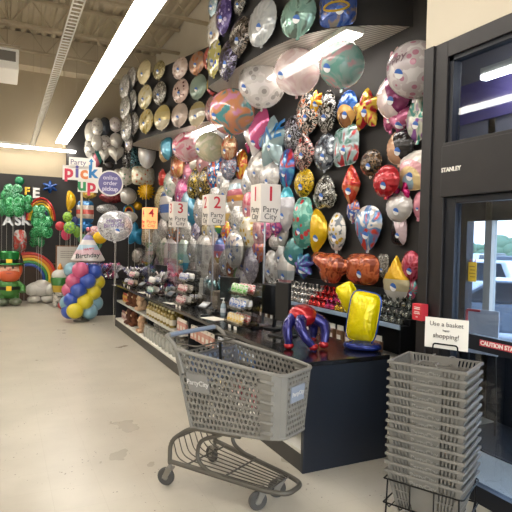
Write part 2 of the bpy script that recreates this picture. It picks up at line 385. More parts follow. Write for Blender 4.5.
  ['oval', [3.802, 8.489, 3.056], 0.513, 0.548, 0.086, -1.571, ('n', '#cc5a34', '#d8a83c', '#b83a2c'), 'orange and yellow oval foil balloon', {}, 30.8],
  ['round', [3.681, 8.75, 3.06], 0.649, 0.519, 0.107, -1.571, ('z', '#6f7c98', '#b8bcc8', '#8a3c50'), 'steel blue crinkled foil balloon', {}, 28.6],
  ['oval', [3.779, 9.69, 3.044], 0.874, 0.699, 0.109, -1.571, ('v', '#2a6aa8', '#d8d4cc', '#c4502c'), 'bright blue oval foil balloon with dots', {}, 35.2],
  ['round', [3.789, 10.424, 3.357], 0.697, 0.558, 0.099, -1.571, ('s', '#cf9aa0'), 'plain pastel pink round foil balloon', {}, 26.4],
  ['oval', [3.795, 7.818, 2.906], 0.723, 0.586, 0.093, -1.571, ('v', '#d0ccc8', '#b8b4b0', '#dedad6'), 'pearl white oval foil balloon, upper of a pair', {}, 35.2],
  ['oval', [3.799, 7.383, 2.728], 0.656, 0.525, 0.089, -1.571, ('v', '#cbc8c6', '#b0b0b4', '#dad6d4'), 'pearl white oval foil balloon, lower of a pair', {}, 33.0],
  ['tear', [3.799, 8.17, 2.724], 0.523, 0.57, 0.089, -1.571, ('v', '#cfcdca', '#a8a6a8', '#e0dedc'), 'silver drop shaped foil balloon with pointed top', {}, 33.0],
  ['oval', [3.787, 8.646, 2.515], 0.796, 0.637, 0.101, -1.571, ('b', '#d6d0c8', '#d6d0c8', '#d0944c', '#c86a7c', '#a8c0cc', '#d8d4d0'), 'white oval foil balloon with a rainbow stripe', {}, 35.2],
  ['leaf', [3.791, 9.131, 2.663], 0.624, 0.624, 0.097, -1.571, ('z', '#bcbab6', '#e0deda', '#8c8a88'), 'silver crumpled leaf foil balloon between register signs', {}, 33.0],
  ['oval', [3.8, 8.11, 2.324], 0.481, 0.567, 0.088, -1.571, ('n', '#c9506c', '#d98c98', '#e0b8bc'), 'rosy red oval foil balloon behind the nearest register sign', {}, 33.0],
  ['diamond', [3.783, 8.524, 2.078], 0.837, 0.669, 0.105, -1.571, ('z', '#b4b2ae', '#e2e0dc', '#7c7a78'), 'silver crumpled diamond foil balloon', {}, 37.4],
  ['oval', [3.788, 8.1, 1.843], 0.705, 0.643, 0.1, -1.571, ('v', '#d2cbb4', '#b8963c', '#dcd6c4'), 'cream oval foil balloon dotted with gold', {}, 37.4],
  ['oval', [3.809, 7.717, 1.874], 0.496, 0.509, 0.079, -1.571, ('v', '#c49498', '#a87880', '#d4b0b0'), 'dusty rose oval foil balloon beside the cream one', {}, 30.8],
  ['round', [3.82, 7.76, 1.542], 0.503, 0.403, 0.068, -1.571, ('n', '#6a5aa0', '#c87048', '#a8a0b4'), 'violet and orange round foil balloon', {}, 24.2],
  ['oval', [3.789, 7.955, 1.316], 0.531, 0.634, 0.099, -1.571, ('z', '#9a94a0', '#c8c4cc', '#7a6a80'), 'lilac grey crinkled oval foil balloon', {}, 37.4],
  ['round', [3.636, 8.338, 1.56], 0.756, 0.654, 0.102, -1.571, ('v', '#d0ccc6', '#7888a8', '#dcd8d2'), 'white round foil balloon with small blue letters', {'txt': ('DAY', '#3a4a78', 0.4)}, 37.4],
  ['leaf', [3.806, 8.803, 1.24], 0.478, 0.527, 0.082, -1.571, ('z', '#8a2c34', '#b89048', '#4a1c20'), 'dark red and gold leaf foil balloon', {}, 28.6],
  ['leaf', [3.82, 8.554, 1.09], 0.385, 0.436, 0.068, -1.571, ('s', '#4f8a44'), 'green leaf foil balloon above the sweets rack', {}, 24.2],
  ['oval', [3.782, 11.879, 2.814], 0.846, 0.677, 0.106, -1.571, ('n', '#d68cb0', '#c4508c', '#dca4bc'), 'candy pink oval foil balloon near the third register sign', {}, 28.6],
  ['oval', [3.785, 11.421, 2.482], 0.807, 0.705, 0.103, -1.571, ('s', '#8fb4c4'), 'powder blue narrow oval foil balloon', {}, 30.8],
  ['leaf', [3.775, 10.934, 2.939], 0.801, 0.726, 0.113, -1.571, ('z', '#1c1a18', '#d0b030', '#a8a4a0'), 'black and yellow striped leaf foil balloon', {}, 33.0],
  ['leaf', [3.773, 10.293, 2.881], 0.77, 0.736, 0.115, -1.571, ('z', '#2a2418', '#b89c4c', '#1c1a16'), 'black and gold leaf foil balloon', {}, 35.2],
  ['tear', [3.781, 11.054, 2.396], 0.762, 0.685, 0.107, -1.571, ('s', '#3f88a8'), 'sky blue drop foil balloon between register signs', {}, 30.8],
  ['oval', [3.785, 10.54, 2.329], 0.701, 0.658, 0.103, -1.571, ('z', '#b0aeac', '#dcdad8', '#7e7c7c'), 'silver crinkled oval foil balloon between register signs', {}, 30.8],
  ['oval', [3.797, 9.17, 2.211], 0.651, 0.586, 0.091, -1.571, ('b', '#d0ccc4', '#c8b070', '#d0ccc8', '#b8c4c8'), 'white and gold banded oval foil balloon', {}, 30.8],
  ['diamond', [3.798, 9.007, 1.849], 0.633, 0.578, 0.09, -1.571, ('v', '#c45c3c', '#3c78b0', '#e0c040'), 'multicoloured diamond foil balloon in red, blue and yellow', {}, 30.8],
  ['round', [3.802, 13.615, 3.345], 0.586, 0.469, 0.086, -1.571, ('s', '#c33c34'), 'small red foil balloon beside the mint one', {}, 17.6],
  ['round', [3.763, 12.729, 3.077], 0.897, 0.718, 0.125, -1.571, ('v', '#c9cbc2', '#8fb49c', '#dcdcd4'), 'mint spotted white round foil balloon', {}, 28.6],
  ['oval', [3.761, 13.048, 2.594], 1.059, 0.847, 0.127, -1.571, ('b', '#d0ccc8', '#5a78b8', '#d4d0cc', '#4a68a8'), 'blue and white banded oval foil balloon', {}, 33.0],
  ['leaf', [3.778, 13.687, 2.79], 0.884, 0.707, 0.11, -1.571, ('z', '#c8b480', '#e0d4b0', '#8c7a4c'), 'champagne gold leaf foil balloon', {}, 26.4],
  ['round', [3.765, 13.3, 1.982], 0.719, 0.575, 0.123, -1.571, ('z', '#a49c98', '#cac4c0', '#7c7472'), 'pewter round foil balloon low between register signs', {}, 22.0],
  ['square', [3.738, 12.014, 3.486], 0.721, 0.576, 0.15, -1.571, ('n', '#c4944c', '#d07858', '#e0bc88'), 'gold and peach crinkled cushion foil balloon', {}, 24.2],
  ['tube', [3.817, 11.561, 3.23], 0.572, 0.458, 0.071, -1.571, ('s', '#c87c98'), 'rose tube foil balloon under the gold cushion', {}, 19.8],
  ['round', [3.816, 11.148, 3.431], 0.4, 0.32, 0.072, -1.571, ('s', '#d6d2cc'), 'small plain white round foil balloon', {}, 14.3],
  ['bubble', [3.4, 10.333, 3.619], 0.619, 0.619, 0.309, -1.571, ('n', '#d08a98', '#dcc0c0', '#c44a68'), 'clear bubble balloon with pink filling at the top of the wall', {}, 30.0],
  ['square', [3.4, 11.88, 3.812], 0.699, 0.559, 0.133, -1.571, ('h', '#c8a878', '#4f98b0'), 'square foil balloon, tan left half and blue right half', {}, 24.0],
  ['oval', [3.769, 11.524, 1.38], 0.924, 0.762, 0.119, -1.571, ('b', '#3c90b4', '#9fc0c4', '#bcccc8', '#b8c4bc'), 'aqua and white oval foil balloon above the register counter', {}, 33.0],
  ['diamond', [3.782, 10.935, 1.486], 0.749, 0.68, 0.106, -1.571, ('z', '#8f8c8a', '#c4c2be', '#6a6866'), 'dull silver diamond foil balloon above the register counter', {}, 30.8],
  ['tube', [3.753, 10.152, 1.379], 0.899, 0.866, 0.135, -1.571, ('v', '#cac8c4', '#a4a2a0', '#dcdad8'), 'tall white tube foil balloon above the register counter', {}, 41.8],
  ['round', [3.811, 9.861, 1.693], 0.613, 0.49, 0.077, -1.571, ('v', '#b8a4a0', '#b04c54', '#e0d8d0'), 'grey foil balloon with red spots', {}, 24.2],
  ['round', [3.802, 9.398, 1.502], 0.642, 0.514, 0.086, -1.571, ('b', '#d0b048', '#c86a78', '#8070b0', '#3c68b0'), 'round foil balloon banded yellow, pink and blue', {}, 26.4],
  ['tube', [3.737, 12.356, 1.257], 1.208, 0.971, 0.151, -1.571, ('b', '#b87890', '#c8a0ac', '#cfc4c4', '#c8c0c0'), 'pink and white tube foil balloon above the register counter', {}, 39.6],
  ['round', [3.789, 12.065, 1.701], 0.727, 0.582, 0.099, -1.571, ('v', '#4c3c3a', '#c4703c', '#7c6a64'), 'dark foil balloon with an orange spot', {}, 24.2],
  ['round', [3.811, 10.842, 1.884], 0.543, 0.434, 0.077, -1.571, ('n', '#56567c', '#a49cac', '#3c3c5c'), 'slate blue round foil balloon behind the second sign pole', {}, 19.8],
  ['round', [3.803, 10.139, 1.919], 0.513, 0.41, 0.085, -1.571, ('n', '#a89468', '#c8bc98', '#7c6c4c'), 'old gold round foil balloon behind the second sign pole', {}, 19.8],
  ['diamond', [3.82, 9.625, 1.953], 0.502, 0.436, 0.068, -1.571, ('b', '#3c58a0', '#3f8f58', '#d8b838', '#c8403c'), 'rainbow striped diamond foil balloon', {}, 22.0],
  ['round', [3.841, 8.423, 2.644], 0.342, 0.273, 0.047, -1.571, ('s', '#bfbcbc'), 'tiny silver round foil balloon beside the silver drop', {}, 15.4],
  ['oval', [3.801, 9.444, 2.378], 0.537, 0.557, 0.087, -1.571, ('s', '#c4c0bc'), 'plain pale silver oval foil balloon beside the second register sign', {}, 28.6],
  ['round', [3.805, 8.346, 1.068], 0.534, 0.427, 0.083, -1.571, ('v', '#c8c4c4', '#7c74a8', '#dcd8d8'), 'lavender spotted foil balloon above the sweets rack', {}, 24.2],
  ['oval', [3.798, 9.743, 1.152], 0.592, 0.574, 0.09, -1.571, ('z', '#8c7c70', '#b4a89c', '#6a5c54'), 'taupe crinkled oval foil balloon low on the wall', {}, 28.6],
  ['oval', [3.763, 13.252, 1.381], 1.004, 0.803, 0.125, -1.571, ('v', '#a8a294', '#7c8c74', '#c4c0b4'), 'sage grey oval foil balloon low on the wall', {}, 30.8],
  ['oval', [3.797, 10.949, 0.999], 0.643, 0.585, 0.091, -1.571, ('z', '#766e6c', '#a49c9a', '#544e4c'), 'dim grey oval foil balloon low on the wall', {}, 26.4],
  ['oval', [3.815, 9.303, 1.079], 0.584, 0.468, 0.073, -1.571, ('n', '#5c4c48', '#8c7c74', '#443a38'), 'brown grey oval foil balloon low on the wall', {}, 24.2],
  ['oval', [3.778, 13.663, 0.941], 0.885, 0.708, 0.11, -1.571, ('n', '#7c6470', '#a48c98', '#5c4a54'), 'mauve oval foil balloon low on the wall', {}, 26.4],
  ['oval', [3.799, 9.662, 2.568], 0.657, 0.568, 0.089, -1.571, ('z', '#a8a6a4', '#dcdad8', '#7c7a78'), 'silver crinkled oval foil balloon left of the second register sign', {}, 28.6],
  ['tear', [3.805, 9.805, 1.955], 0.664, 0.532, 0.083, -1.571, ('v', '#cfcdca', '#a8a6a8', '#e0dedc'), 'small silver drop foil balloon below the second register sign', {}, 26.4],
  ['oval', [3.804, 9.087, 1.301], 0.662, 0.541, 0.084, -1.571, ('z', '#9c9a98', '#d8d6d4', '#6c6a68'), 'grey silver oval foil balloon below the multicoloured diamond one', {}, 28.6],
  ['oval', [3.81, 8.286, 1.336], 0.571, 0.502, 0.078, -1.571, ('v', '#c8c4c0', '#a49c98', '#dcd8d4'), 'pale spotted oval foil balloon beside the lilac grey one', {}, 28.6],
  ['oval', [3.796, 12.285, 2.31], 0.738, 0.59, 0.092, -1.571, ('n', '#c9c4c0', '#b8a4ac', '#dcd8d4'), 'pearl and mauve oval foil balloon behind the third register sign', {}, 24.2],
  ['oval', [3.793, 11.481, 1.889], 0.76, 0.608, 0.095, -1.571, ('z', '#a09c98', '#d4d0cc', '#6c6864'), 'dull silver oval foil balloon below the third register sign', {}, 26.4],
  ['round', [3.8, 12.606, 1.898], 0.687, 0.549, 0.088, -1.571, ('v', '#8c8478', '#c87c48', '#b4aca0'), 'taupe round foil balloon with orange dots beside the pewter one', {}, 22.0],
  ['oval', [3.804, 7.619, 2.313], 0.471, 0.539, 0.084, -1.571, ('s', '#c8c6c4'), 'plain silver oval foil balloon mostly behind the nearest register sign', {}, 33.0],
  ['round', [3.797, 9.361, 2.913], 0.584, 0.467, 0.091, -1.571, ('n', '#b8bcc4', '#d0ccc8', '#8c98a8'), 'frosty grey round foil balloon beside the bright blue dotted one', {}, 24.2],
  ['round', [3.787, 12.4, 3.294], 0.675, 0.54, 0.101, -1.571, ('v', '#cf9c94', '#b85c5c', '#e0ccc4'), 'salmon round foil balloon with red dots under the gold cushion', {}, 22.0],
  ['oval', [3.776, 13.909, 1.691], 0.898, 0.718, 0.112, -1.571, ('z', '#94908a', '#c8c4bc', '#68645e'), 'smoky silver oval foil balloon near the farthest register sign', {}, 26.4],
  ['tear', [3.825, 6.972, 1.5], 0.406, 0.403, 0.063, -1.571, ('s', '#c4c2c0'), 'plain silver drop foil balloon left of the sea green leaf', {}, 26.4],
  ['sun', [3.66, 14.75, 3.08], 0.485, 0.542, 0.126, -0.305, ('s', '#d9a814'), 'yellow sun shaped foil balloon with pointed rays', {}, 19.0],
  ['round', [3.242, 15.168, 2.943], 0.499, 0.462, 0.12, 0.0, ('s', '#c9c4bc'), 'plain cream round foil balloon left of the yellow sun', {}, 16.0],
  ['sun', [3.548, 15.22, 2.673], 0.268, 0.263, 0.068, 0.0, ('s', '#d4a41c'), 'small yellow sun foil balloon', {}, 9.0],
  ['arch', [3.286, 15.213, 2.601], 0.355, 0.29, 0.075, 0.0, ('c', '#b83830', '#d89030', '#4f8c50', '#3f68a0'), 'small rainbow arch foil balloon beside the small sun', {}, 10.0],
  ['round', [3.533, 14.2, 4.067], 0.466, 0.822, 0.128, -0.305, ('b', '#d0cdc8', '#d0cdc8', '#cfcac6', '#c2353c'), 'white round foil balloon with a red cap', {}, 30.0],
  ['oval2', [2.796, 15.199, 2.89], 0.696, 0.343, 0.089, 0.0, ('n', '#6c2428', '#8c3c3c', '#50181c'), 'dark red wide oval foil balloon behind the purple round sign', {}, 12.0],
  ['oval2', [2.665, 15.214, 2.542], 0.578, 0.285, 0.074, 0.0, ('z', '#8c8a88', '#cfcdca', '#5c5a58'), 'silver wide oval foil balloon under the purple round sign', {}, 10.0],
  ['tube', [3.651, 14.4, 1.797], 0.336, 0.559, 0.087, -0.305, ('z', '#a89478', '#cfc0a8', '#786850'), 'bronze tube foil balloon below the farthest register sign', {}, 20.0],
  ['star5', [3.333, 14.6, 1.873], 0.534, 0.617, 0.138, -0.305, ('s', '#2a86b0'), 'bright blue star foil balloon behind the silver birthday one', {}, 22.0],
  ['oval2', [3.115, 14.4, 2.305], 0.441, 0.302, 0.079, -0.305, ('s', '#a8a49c'), 'grey capsule foil balloon behind the silver birthday one', {}, 11.0],
  ['round', [3.703, 14.2, 2.295], 0.277, 0.442, 0.072, -0.305, ('n', '#5c3434', '#8c5450', '#442424'), 'maroon foil balloon behind the farthest register sign', {}, 16.0],
  ['round', [3.491, 14.75, 1.225], 0.399, 0.455, 0.104, -0.305, ('n', '#787068', '#a49c94', '#585048'), 'grey brown round foil balloon low in the far corner', {}, 16.0],
  ['oval', [3.664, 14.2, 1.355], 0.249, 0.553, 0.086, -0.305, ('v', '#b4a488', '#4f8c60', '#cfc8b4'), 'beige and green oval foil balloon low in the far corner', {}, 20.0],
  ['round', [2.143, 14.844, 4.571], 0.33, 0.601, 0.094, -0.0, ('s', '#e6e2d8'), 'white round foil balloon, topmost at the left of the far panel', {}, 22.0],
  ['round', [2.286, 14.76, 4.735], 0.303, 0.491, 0.078, -0.0, ('v', '#e6e2d8', '#b4b0ac', '#e4e0d8'), 'white round foil balloon with grey dots, top of the far panel', {}, 18.0],
  ['round', [2.514, 14.859, 4.808], 0.307, 0.47, 0.079, -0.0, ('s', '#4f545c'), 'dark grey round foil balloon on the far panel', {}, 17.0],
  ['round', [2.796, 14.847, 4.88], 0.353, 0.404, 0.091, -0.0, ('v', '#e6dcdc', '#a8a09a', '#e4e0d8'), 'pearl round foil balloon at the top right of the far panel', {}, 14.5],
  ['round', [2.817, 14.847, 4.439], 0.353, 0.404, 0.091, -0.0, ('s', '#e6e2d8'), 'cream round foil balloon in the middle row of the far panel', {}, 14.5],
  ['round', [2.123, 14.853, 4.162], 0.303, 0.547, 0.085, -0.0, ('v', '#e4e0d8', '#9c9894', '#e6e2d8'), 'grey spotted white foil balloon at the left of the middle row', {}, 20.0],
  ['round', [2.291, 14.76, 4.328], 0.303, 0.437, 0.078, -0.0, ('s', '#e4e0d8'), 'plain white foil balloon in the middle row of the far panel', {}, 16.0],
  ['round', [2.52, 14.855, 4.354], 0.321, 0.401, 0.083, -0.0, ('v', '#dcd8d2', '#8f8480', '#e4e0d8'), 'grey printed round foil balloon beside the cream one', {}, 14.5],
  ['heart', [2.499, 14.855, 3.994], 0.321, 0.401, 0.083, -0.0, ('s', '#e8e4da'), 'small cream heart foil balloon on the far panel', {}, 14.5],
  ['heart', [2.818, 14.822, 4.047], 0.452, 0.46, 0.116, -0.0, ('s', '#e8e4da'), 'larger cream heart foil balloon on the far panel', {}, 16.5],
  ['round', [2.315, 14.869, 3.91], 0.25, 0.441, 0.069, -0.0, ('h', '#c46c7c', '#4f9c94'), 'pink and teal round foil balloon left of the small heart', {}, 16.0],
  ['round', [2.642, 14.88, 3.747], 0.278, 0.223, 0.058, -0.0, ('s', '#3c3836'), 'small charcoal round foil balloon under the hearts', {}, 8.0],
  ['round', [3.103, 14.821, 3.471], 0.457, 0.506, 0.117, -0.0, ('v', '#cfcabc', '#5f9c6c', '#dcd8cc'), 'white round foil balloon with green dots', {}, 18.0],
  ['square', [3.556, 14.705, 3.494], 0.637, 0.51, 0.133, -0.0, ('v', '#cfc8ae', '#c46c50', '#dcd8c4'), 'cream cushion foil balloon with red dots', {}, 18.0],
  ['oval', [3.323, 14.832, 3.941], 0.345, 0.68, 0.106, -0.0, ('z', '#2f4c54', '#6c9ca4', '#24282c'), 'dark teal foil balloon beside the red capped one', {}, 24.0],
  ['oval', [3.126, 14.833, 3.979], 0.284, 0.676, 0.105, -0.0, ('z', '#3c3a38', '#8f8c88', '#2a2826'), 'charcoal foil balloon with silver streaks on the far wall', {}, 24.0],
  ['round', [2.888, 14.851, 3.458], 0.341, 0.392, 0.087, -0.0, ('v', '#c4bcac', '#b09060', '#dcd8cc'), 'ivory round foil balloon above the blue round sign', {}, 14.0],
  ['round', [2.831, 11.778, 5.469], 0.648, 0.519, 0.094, -1.367, ('s', '#cdbf98'), 'pale gold round foil balloon, top row of the middle curved panel', {}, 23.0],
  ['round', [3.007, 11.16, 5.366], 0.487, 0.389, 0.073, -1.312, ('z', '#7c7048', '#c4b888', '#4c4430'), 'dark gold foil balloon, top row of the middle curved panel', {}, 18.0],
  ['round', [3.218, 10.33, 5.203], 0.535, 0.428, 0.095, -1.299, ('v', '#cbb8b0', '#a88c84', '#d8c8c0'), 'blush round foil balloon, top row of the middle curved panel', {}, 21.0],
  ['round', [3.382, 9.76, 5.163], 0.537, 0.43, 0.091, -1.303, ('n', '#b8744c', '#a88878', '#c48c60'), 'copper orange foil balloon, top row of the middle curved panel', {}, 22.0],
  ['round', [3.501, 9.415, 5.174], 0.38, 0.419, 0.065, -1.297, ('n', '#b05050', '#c47868', '#94403c'), 'brick red foil balloon, right end of the top row', {}, 22.0],
  ['round', [2.843, 11.696, 4.891], 0.645, 0.516, 0.099, -1.355, ('n', '#cfc08c', '#d4ccb0', '#bcac74'), 'soft gold round foil balloon, middle row of the curved panel', {}, 23.0],
  ['round', [3.015, 11.114, 4.861], 0.538, 0.475, 0.079, -1.311, ('z', '#5c5850', '#c4c0b8', '#3c3a36'), 'black and silver swirled foil balloon, middle row of the curved panel', {}, 22.0],
  ['round', [3.23, 10.306, 4.734], 0.573, 0.469, 0.09, -1.299, ('v', '#cfb4ac', '#5c3c3c', '#d4beb6'), 'pink foil balloon with black dots, middle row of the curved panel', {}, 23.0],
  ['round', [3.396, 9.712, 4.687], 0.559, 0.468, 0.091, -1.304, ('s', '#8fa498'), 'grey green round foil balloon, middle row of the curved panel', {}, 24.0],
  ['round', [3.536, 9.265, 4.649], 0.399, 0.377, 0.069, -1.291, ('b', '#b84c4c', '#c8a858', '#b8a060', '#b04444'), 'red and gold foil balloon, right end of the middle row', {}, 20.0],
  ['round', [2.858, 11.628, 4.344], 0.643, 0.515, 0.099, -1.345, ('n', '#c4ac68', '#d4c89c', '#b09850'), 'deep gold round foil balloon, bottom row of the curved panel', {}, 23.0],
  ['round', [3.036, 10.958, 4.307], 0.641, 0.513, 0.1, -1.306, ('b', '#d0c8b0', '#cfbf88', '#cbb878'), 'gold topped round foil balloon, bottom row of the curved panel', {}, 24.0],
  ['round', [3.222, 10.316, 4.249], 0.587, 0.469, 0.096, -1.299, ('s', '#cdbdb4'), 'plain blush foil balloon, bottom row of the curved panel', {}, 23.0],
  ['round', [3.392, 9.727, 4.167], 0.561, 0.469, 0.091, -1.304, ('b', '#cfc4a8', '#d2ccc0', '#c8b888'), 'cream and gold round foil balloon, bottom row of the curved panel', {}, 24.0],
  ['round', [3.522, 9.308, 4.189], 0.365, 0.454, 0.071, -1.293, ('n', '#c08c90', '#d0b0b0', '#a87478'), 'rose foil balloon, right end of the bottom row', {}, 24.0],
  ['round', [2.721, 12.609, 5.52], 0.657, 0.526, 0.082, -1.46, ('z', '#8c8a86', '#d8d6d2', '#605e5c'), 'silver swirled foil balloon, left end of the top row', {}, 22.0],
  ['round', [2.6, 12.753, 5.349], 0.705, 0.577, 0.09, -1.473, ('z', '#9c9a96', '#dcdad6', '#6c6a68'), 'silver swirled foil balloon at the rim of the curved panel, top', {}, 24.0],
  ['round', [2.727, 12.542, 4.983], 0.652, 0.524, 0.082, -1.455, ('z', '#84827e', '#d4d2ce', '#585654'), 'silver swirled foil balloon, left end of the middle row', {}, 22.0],
  ['round', [2.606, 12.686, 4.833], 0.687, 0.575, 0.09, -1.467, ('z', '#98968f', '#d8d6d2', '#66645f'), 'silver swirled foil balloon at the rim of the curved panel, middle', {}, 24.0],
  ['round', [2.744, 12.363, 4.406], 0.613, 0.518, 0.081, -1.44, ('z', '#7c7a76', '#d0cecb', '#504e4c'), 'silver swirled foil balloon, left end of the bottom row', {}, 22.0],
  ['round', [2.616, 12.524, 4.328], 0.701, 0.617, 0.095, -1.454, ('z', '#908e8a', '#d4d2ce', '#605e5a'), 'silver swirled foil balloon at the rim of the curved panel, bottom', {}, 26.0],
  ['round', [2.719, 12.706, 4.014], 0.483, 0.386, 0.075, -1.468, ('z', '#8c847e', '#bcb4ae', '#6c645e'), 'dull silver foil balloon under the rim of the curved panel', {}, 16.0],
  ['round', [2.758, 5.636, 4.301], 0.593, 0.525, 0.093, -1.452, ('n', '#b9bdbf', '#c4c8ca', '#b2b8bc'), 'pale grey round foil balloon with blue marks on the near curved panel', {}, 44.0],
  ['round', [2.897, 5.023, 4.182], 0.467, 0.462, 0.103, -1.156, ('n', '#7fa69c', '#8fb4a8', '#5c6c64'), 'teal round foil balloon with dark blotches on the near curved panel', {}, 42.0],
  ['square', [3.15, 4.625, 4.168], 0.386, 0.379, 0.099, -0.819, ('n', '#26408c', '#4c64a4', '#8c7c74'), 'royal blue square foil balloon on the near curved panel', {'ring': '#c8a838'}, 36.0],
  ['round', [2.726, 6.221, 4.33], 0.542, 0.478, 0.075, -1.501, ('z', '#1a1718', '#8c8078', '#2a2422'), 'black round foil balloon with silver print on the near curved panel', {'txt': ('HAPPY', '#c8c4bc', 0.5)}, 37.0],
  ['round', [2.737, 6.253, 4.766], 0.292, 0.233, 0.061, -1.503, ('z', '#2c2a2a', '#a8a49c', '#3c3836'), 'black and silver foil balloon at the top edge of the near panel', {}, 18.0],
  ['round', [2.692, 6.688, 4.781], 0.444, 0.52, 0.081, -1.518, ('v', '#4a3c74', '#b4a8cc', '#6a5c98'), 'violet spotted foil balloon on the near curved panel', {}, 38.0],
  ['round', [2.7, 6.531, 4.125], 0.523, 0.511, 0.08, -1.514, ('z', '#231f2c', '#6c6484', '#14121a'), 'black and violet foil balloon, lowest on the near curved panel', {}, 38.0],
  ['round', [2.699, 7.052, 4.311], 0.469, 0.516, 0.059, -1.53, ('v', '#c4bc74', '#2a489c', '#d8d4cc'), 'blue and yellow foil balloon at the rim of the near panel', {}, 36.0],
  ['round', [2.697, 7.09, 4.707], 0.422, 0.46, 0.059, -1.531, ('v', '#cbc6bc', '#b89c7c', '#dcd8d0'), 'ivory foil balloon at the rim of the near panel', {}, 32.0],
  ['round', [2.704, 7.15, 5.101], 0.294, 0.318, 0.05, -1.532, ('v', '#9cb0b8', '#d0d4d4', '#7c94a0'), 'ice blue foil balloon at the rim of the near panel', {}, 22.0],
  ['round', [0.091, 14.9, 2.736], 0.32, 0.361, 0.08, -0.305, ('z', '#1f8a4a', '#6fcf94', '#0f5c30'), 'green foil balloon at the left edge of the green bunch', {}, 14.0],
  ['clover', [0.229, 14.8, 2.814], 0.451, 0.463, 0.114, -0.305, ('z', '#1f7c46', '#8fd8b0', '#0f5430'), 'crumpled green clover foil balloon, topmost of the bunch', {}, 18.0],
  ['clover', [0.252, 14.6, 2.446], 0.472, 0.508, 0.119, -0.305, ('z', '#23904c', '#6fcf94', '#13602f'), 'green clover foil balloon in the centre of the bunch', {}, 20.0],
  ['clover', [0.51, 14.7, 2.541], 0.371, 0.464, 0.094, -0.305, ('z', '#1f7c40', '#58b87c', '#0f4c28'), 'green clover foil balloon at the right of the bunch', {}, 18.0],
  ['round', [-0.022, 14.9, 2.447], 0.319, 0.411, 0.08, -0.305, ('z', '#1c7840', '#58b87c', '#0f4c28'), 'dark green foil balloon low at the left edge', {}, 16.0],
  ['round', [0.388, 15.229, 3.175], 0.226, 0.239, 0.059, 0.0, ('s', '#1f7c50'), 'small green round foil balloon near the ceiling edge', {}, 9.0],
  ['star6', [1.143, 15.196, 3.063], 0.354, 0.353, 0.092, 0.0, ('s', '#1c4a90'), 'blue star foil balloon high on the far wall', {}, 13.0],
  ['arch', [0.887, 14.6, 2.452], 0.742, 0.726, 0.189, -0.305, ('c', '#20305c', '#3f8f50', '#d8b830', '#d88030', '#b83030'), 'rainbow arch foil balloon on the far wall', {}, 28.0],
  ['clover', [0.829, 14.4, 2.311], 0.314, 0.383, 0.08, -0.305, ('z', '#1c7c44', '#7fd8a4', '#0f5430'), 'green clover foil balloon under the rainbow arch', {}, 15.0],
  ['clover', [0.904, 14.4, 1.957], 0.524, 0.564, 0.133, -0.305, ('z', '#1a8044', '#5fc484', '#0f5c30'), 'large green clover foil balloon below the rainbow arch', {}, 22.0],
  ['clover', [0.8, 14.6, 1.672], 0.371, 0.466, 0.094, -0.305, ('z', '#187038', '#4fa870', '#0c4424'), 'dark green clover foil balloon, lowest below the arch', {}, 18.0],
  ['tube', [0.397, 14.5, 1.586], 0.313, 0.559, 0.087, -0.305, ('n', '#a09c98', '#a83c34', '#787470'), 'grey and red tube foil balloon behind the leprechaun', {}, 22.0],
  ['banana', [1.533, 13.8, 2.619], 0.228, 0.502, 0.078, -0.305, ('s', '#d8ac18'), 'yellow tall foil balloon left of the pick up sign pole', {}, 20.0],
  ['round', [1.434, 13.6, 2.207], 0.225, 0.247, 0.058, -0.305, ('v', '#7cac2c', '#3c5c28', '#94c43c'), 'lime green round balloon, upper of two', {}, 10.0],
  ['round', [1.485, 13.5, 1.948], 0.299, 0.295, 0.077, -0.305, ('v', '#74a830', '#3c6c9c', '#94c848'), 'lime green round balloon with blue dots, lower of two', {}, 12.0],
  ['oval', [1.263, 13.6, 1.979], 0.225, 0.221, 0.057, -0.305, ('s', '#b82834'), 'small red balloon at the left of the bunch', {}, 9.0],
  ['oval', [1.414, 13.7, 1.788], 0.227, 0.298, 0.058, -0.305, ('s', '#c82c58'), 'small magenta balloon under the red one', {}, 12.0],
  ['oval', [1.623, 13.7, 2.119], 0.177, 0.225, 0.046, -0.305, ('s', '#1f2f6c'), 'small navy balloon at the right of the lime ones', {}, 9.0],
  ['oval', [1.674, 13.7, 1.845], 0.178, 0.276, 0.046, -0.305, ('s', '#6c9c2c'), 'small olive green balloon at the right of the bunch', {}, 11.0],
  ['square', [1.928, 14.2, 2.379], 0.422, 0.575, 0.109, -0.305, ('b', '#3c78a8', '#c8b4a0', '#c8584c', '#c8c0b4', '#2c6898'), 'banded blue, white and red cushion foil balloon behind the sign pole', {}, 22.0],
  ['star5', [1.932, 14.2, 2.014], 0.37, 0.314, 0.082, -0.305, ('s', '#2c78b8'), 'blue star foil balloon behind the sign pole', {}, 12.0],
  ['oval2', [2.05, 14.4, 2.87], 0.376, 0.239, 0.062, -0.305, ('n', '#a88434', '#c8a850', '#7c6024'), 'small gold foil balloon behind the pick up sign', {}, 9.0],
  ['round', [2.187, 13.4, 1.72], 0.327, 0.3, 0.078, -0.305, ('s', '#e0b810'), 'bright yellow round balloon beside the party hat balloon', {}, 12.0],
  ['round', [2.099, 13.6, 1.579], 0.357, 0.354, 0.092, -0.305, ('s', '#2c7c48'), 'dark green round balloon behind the party hat balloon', {}, 14.0],
  ['round', [1.834, 13.8, 1.673], 0.257, 0.254, 0.066, -0.305, ('s', '#2c6c44'), 'bottle green round balloon left of the party hat balloon', {}, 10.0],
  ['round', [2.11, 13.7, 1.883], 0.308, 0.254, 0.066, -0.305, ('v', '#c88c9c', '#d8b048', '#e0c8c8'), 'pink and gold round balloon above the yellow one', {}, 10.0],
  ['round', [1.884, 9.9, 1.931], 0.62, 0.56, 0.146, -0.305, ('z', '#bcbcc0', '#dcdcde', '#8c8890'), 'silver birthday foil balloon on a stick over the far counter', {'txt': ('Happy\nBirthday', '#6c5c88', 0.75)}, 30.0],
]
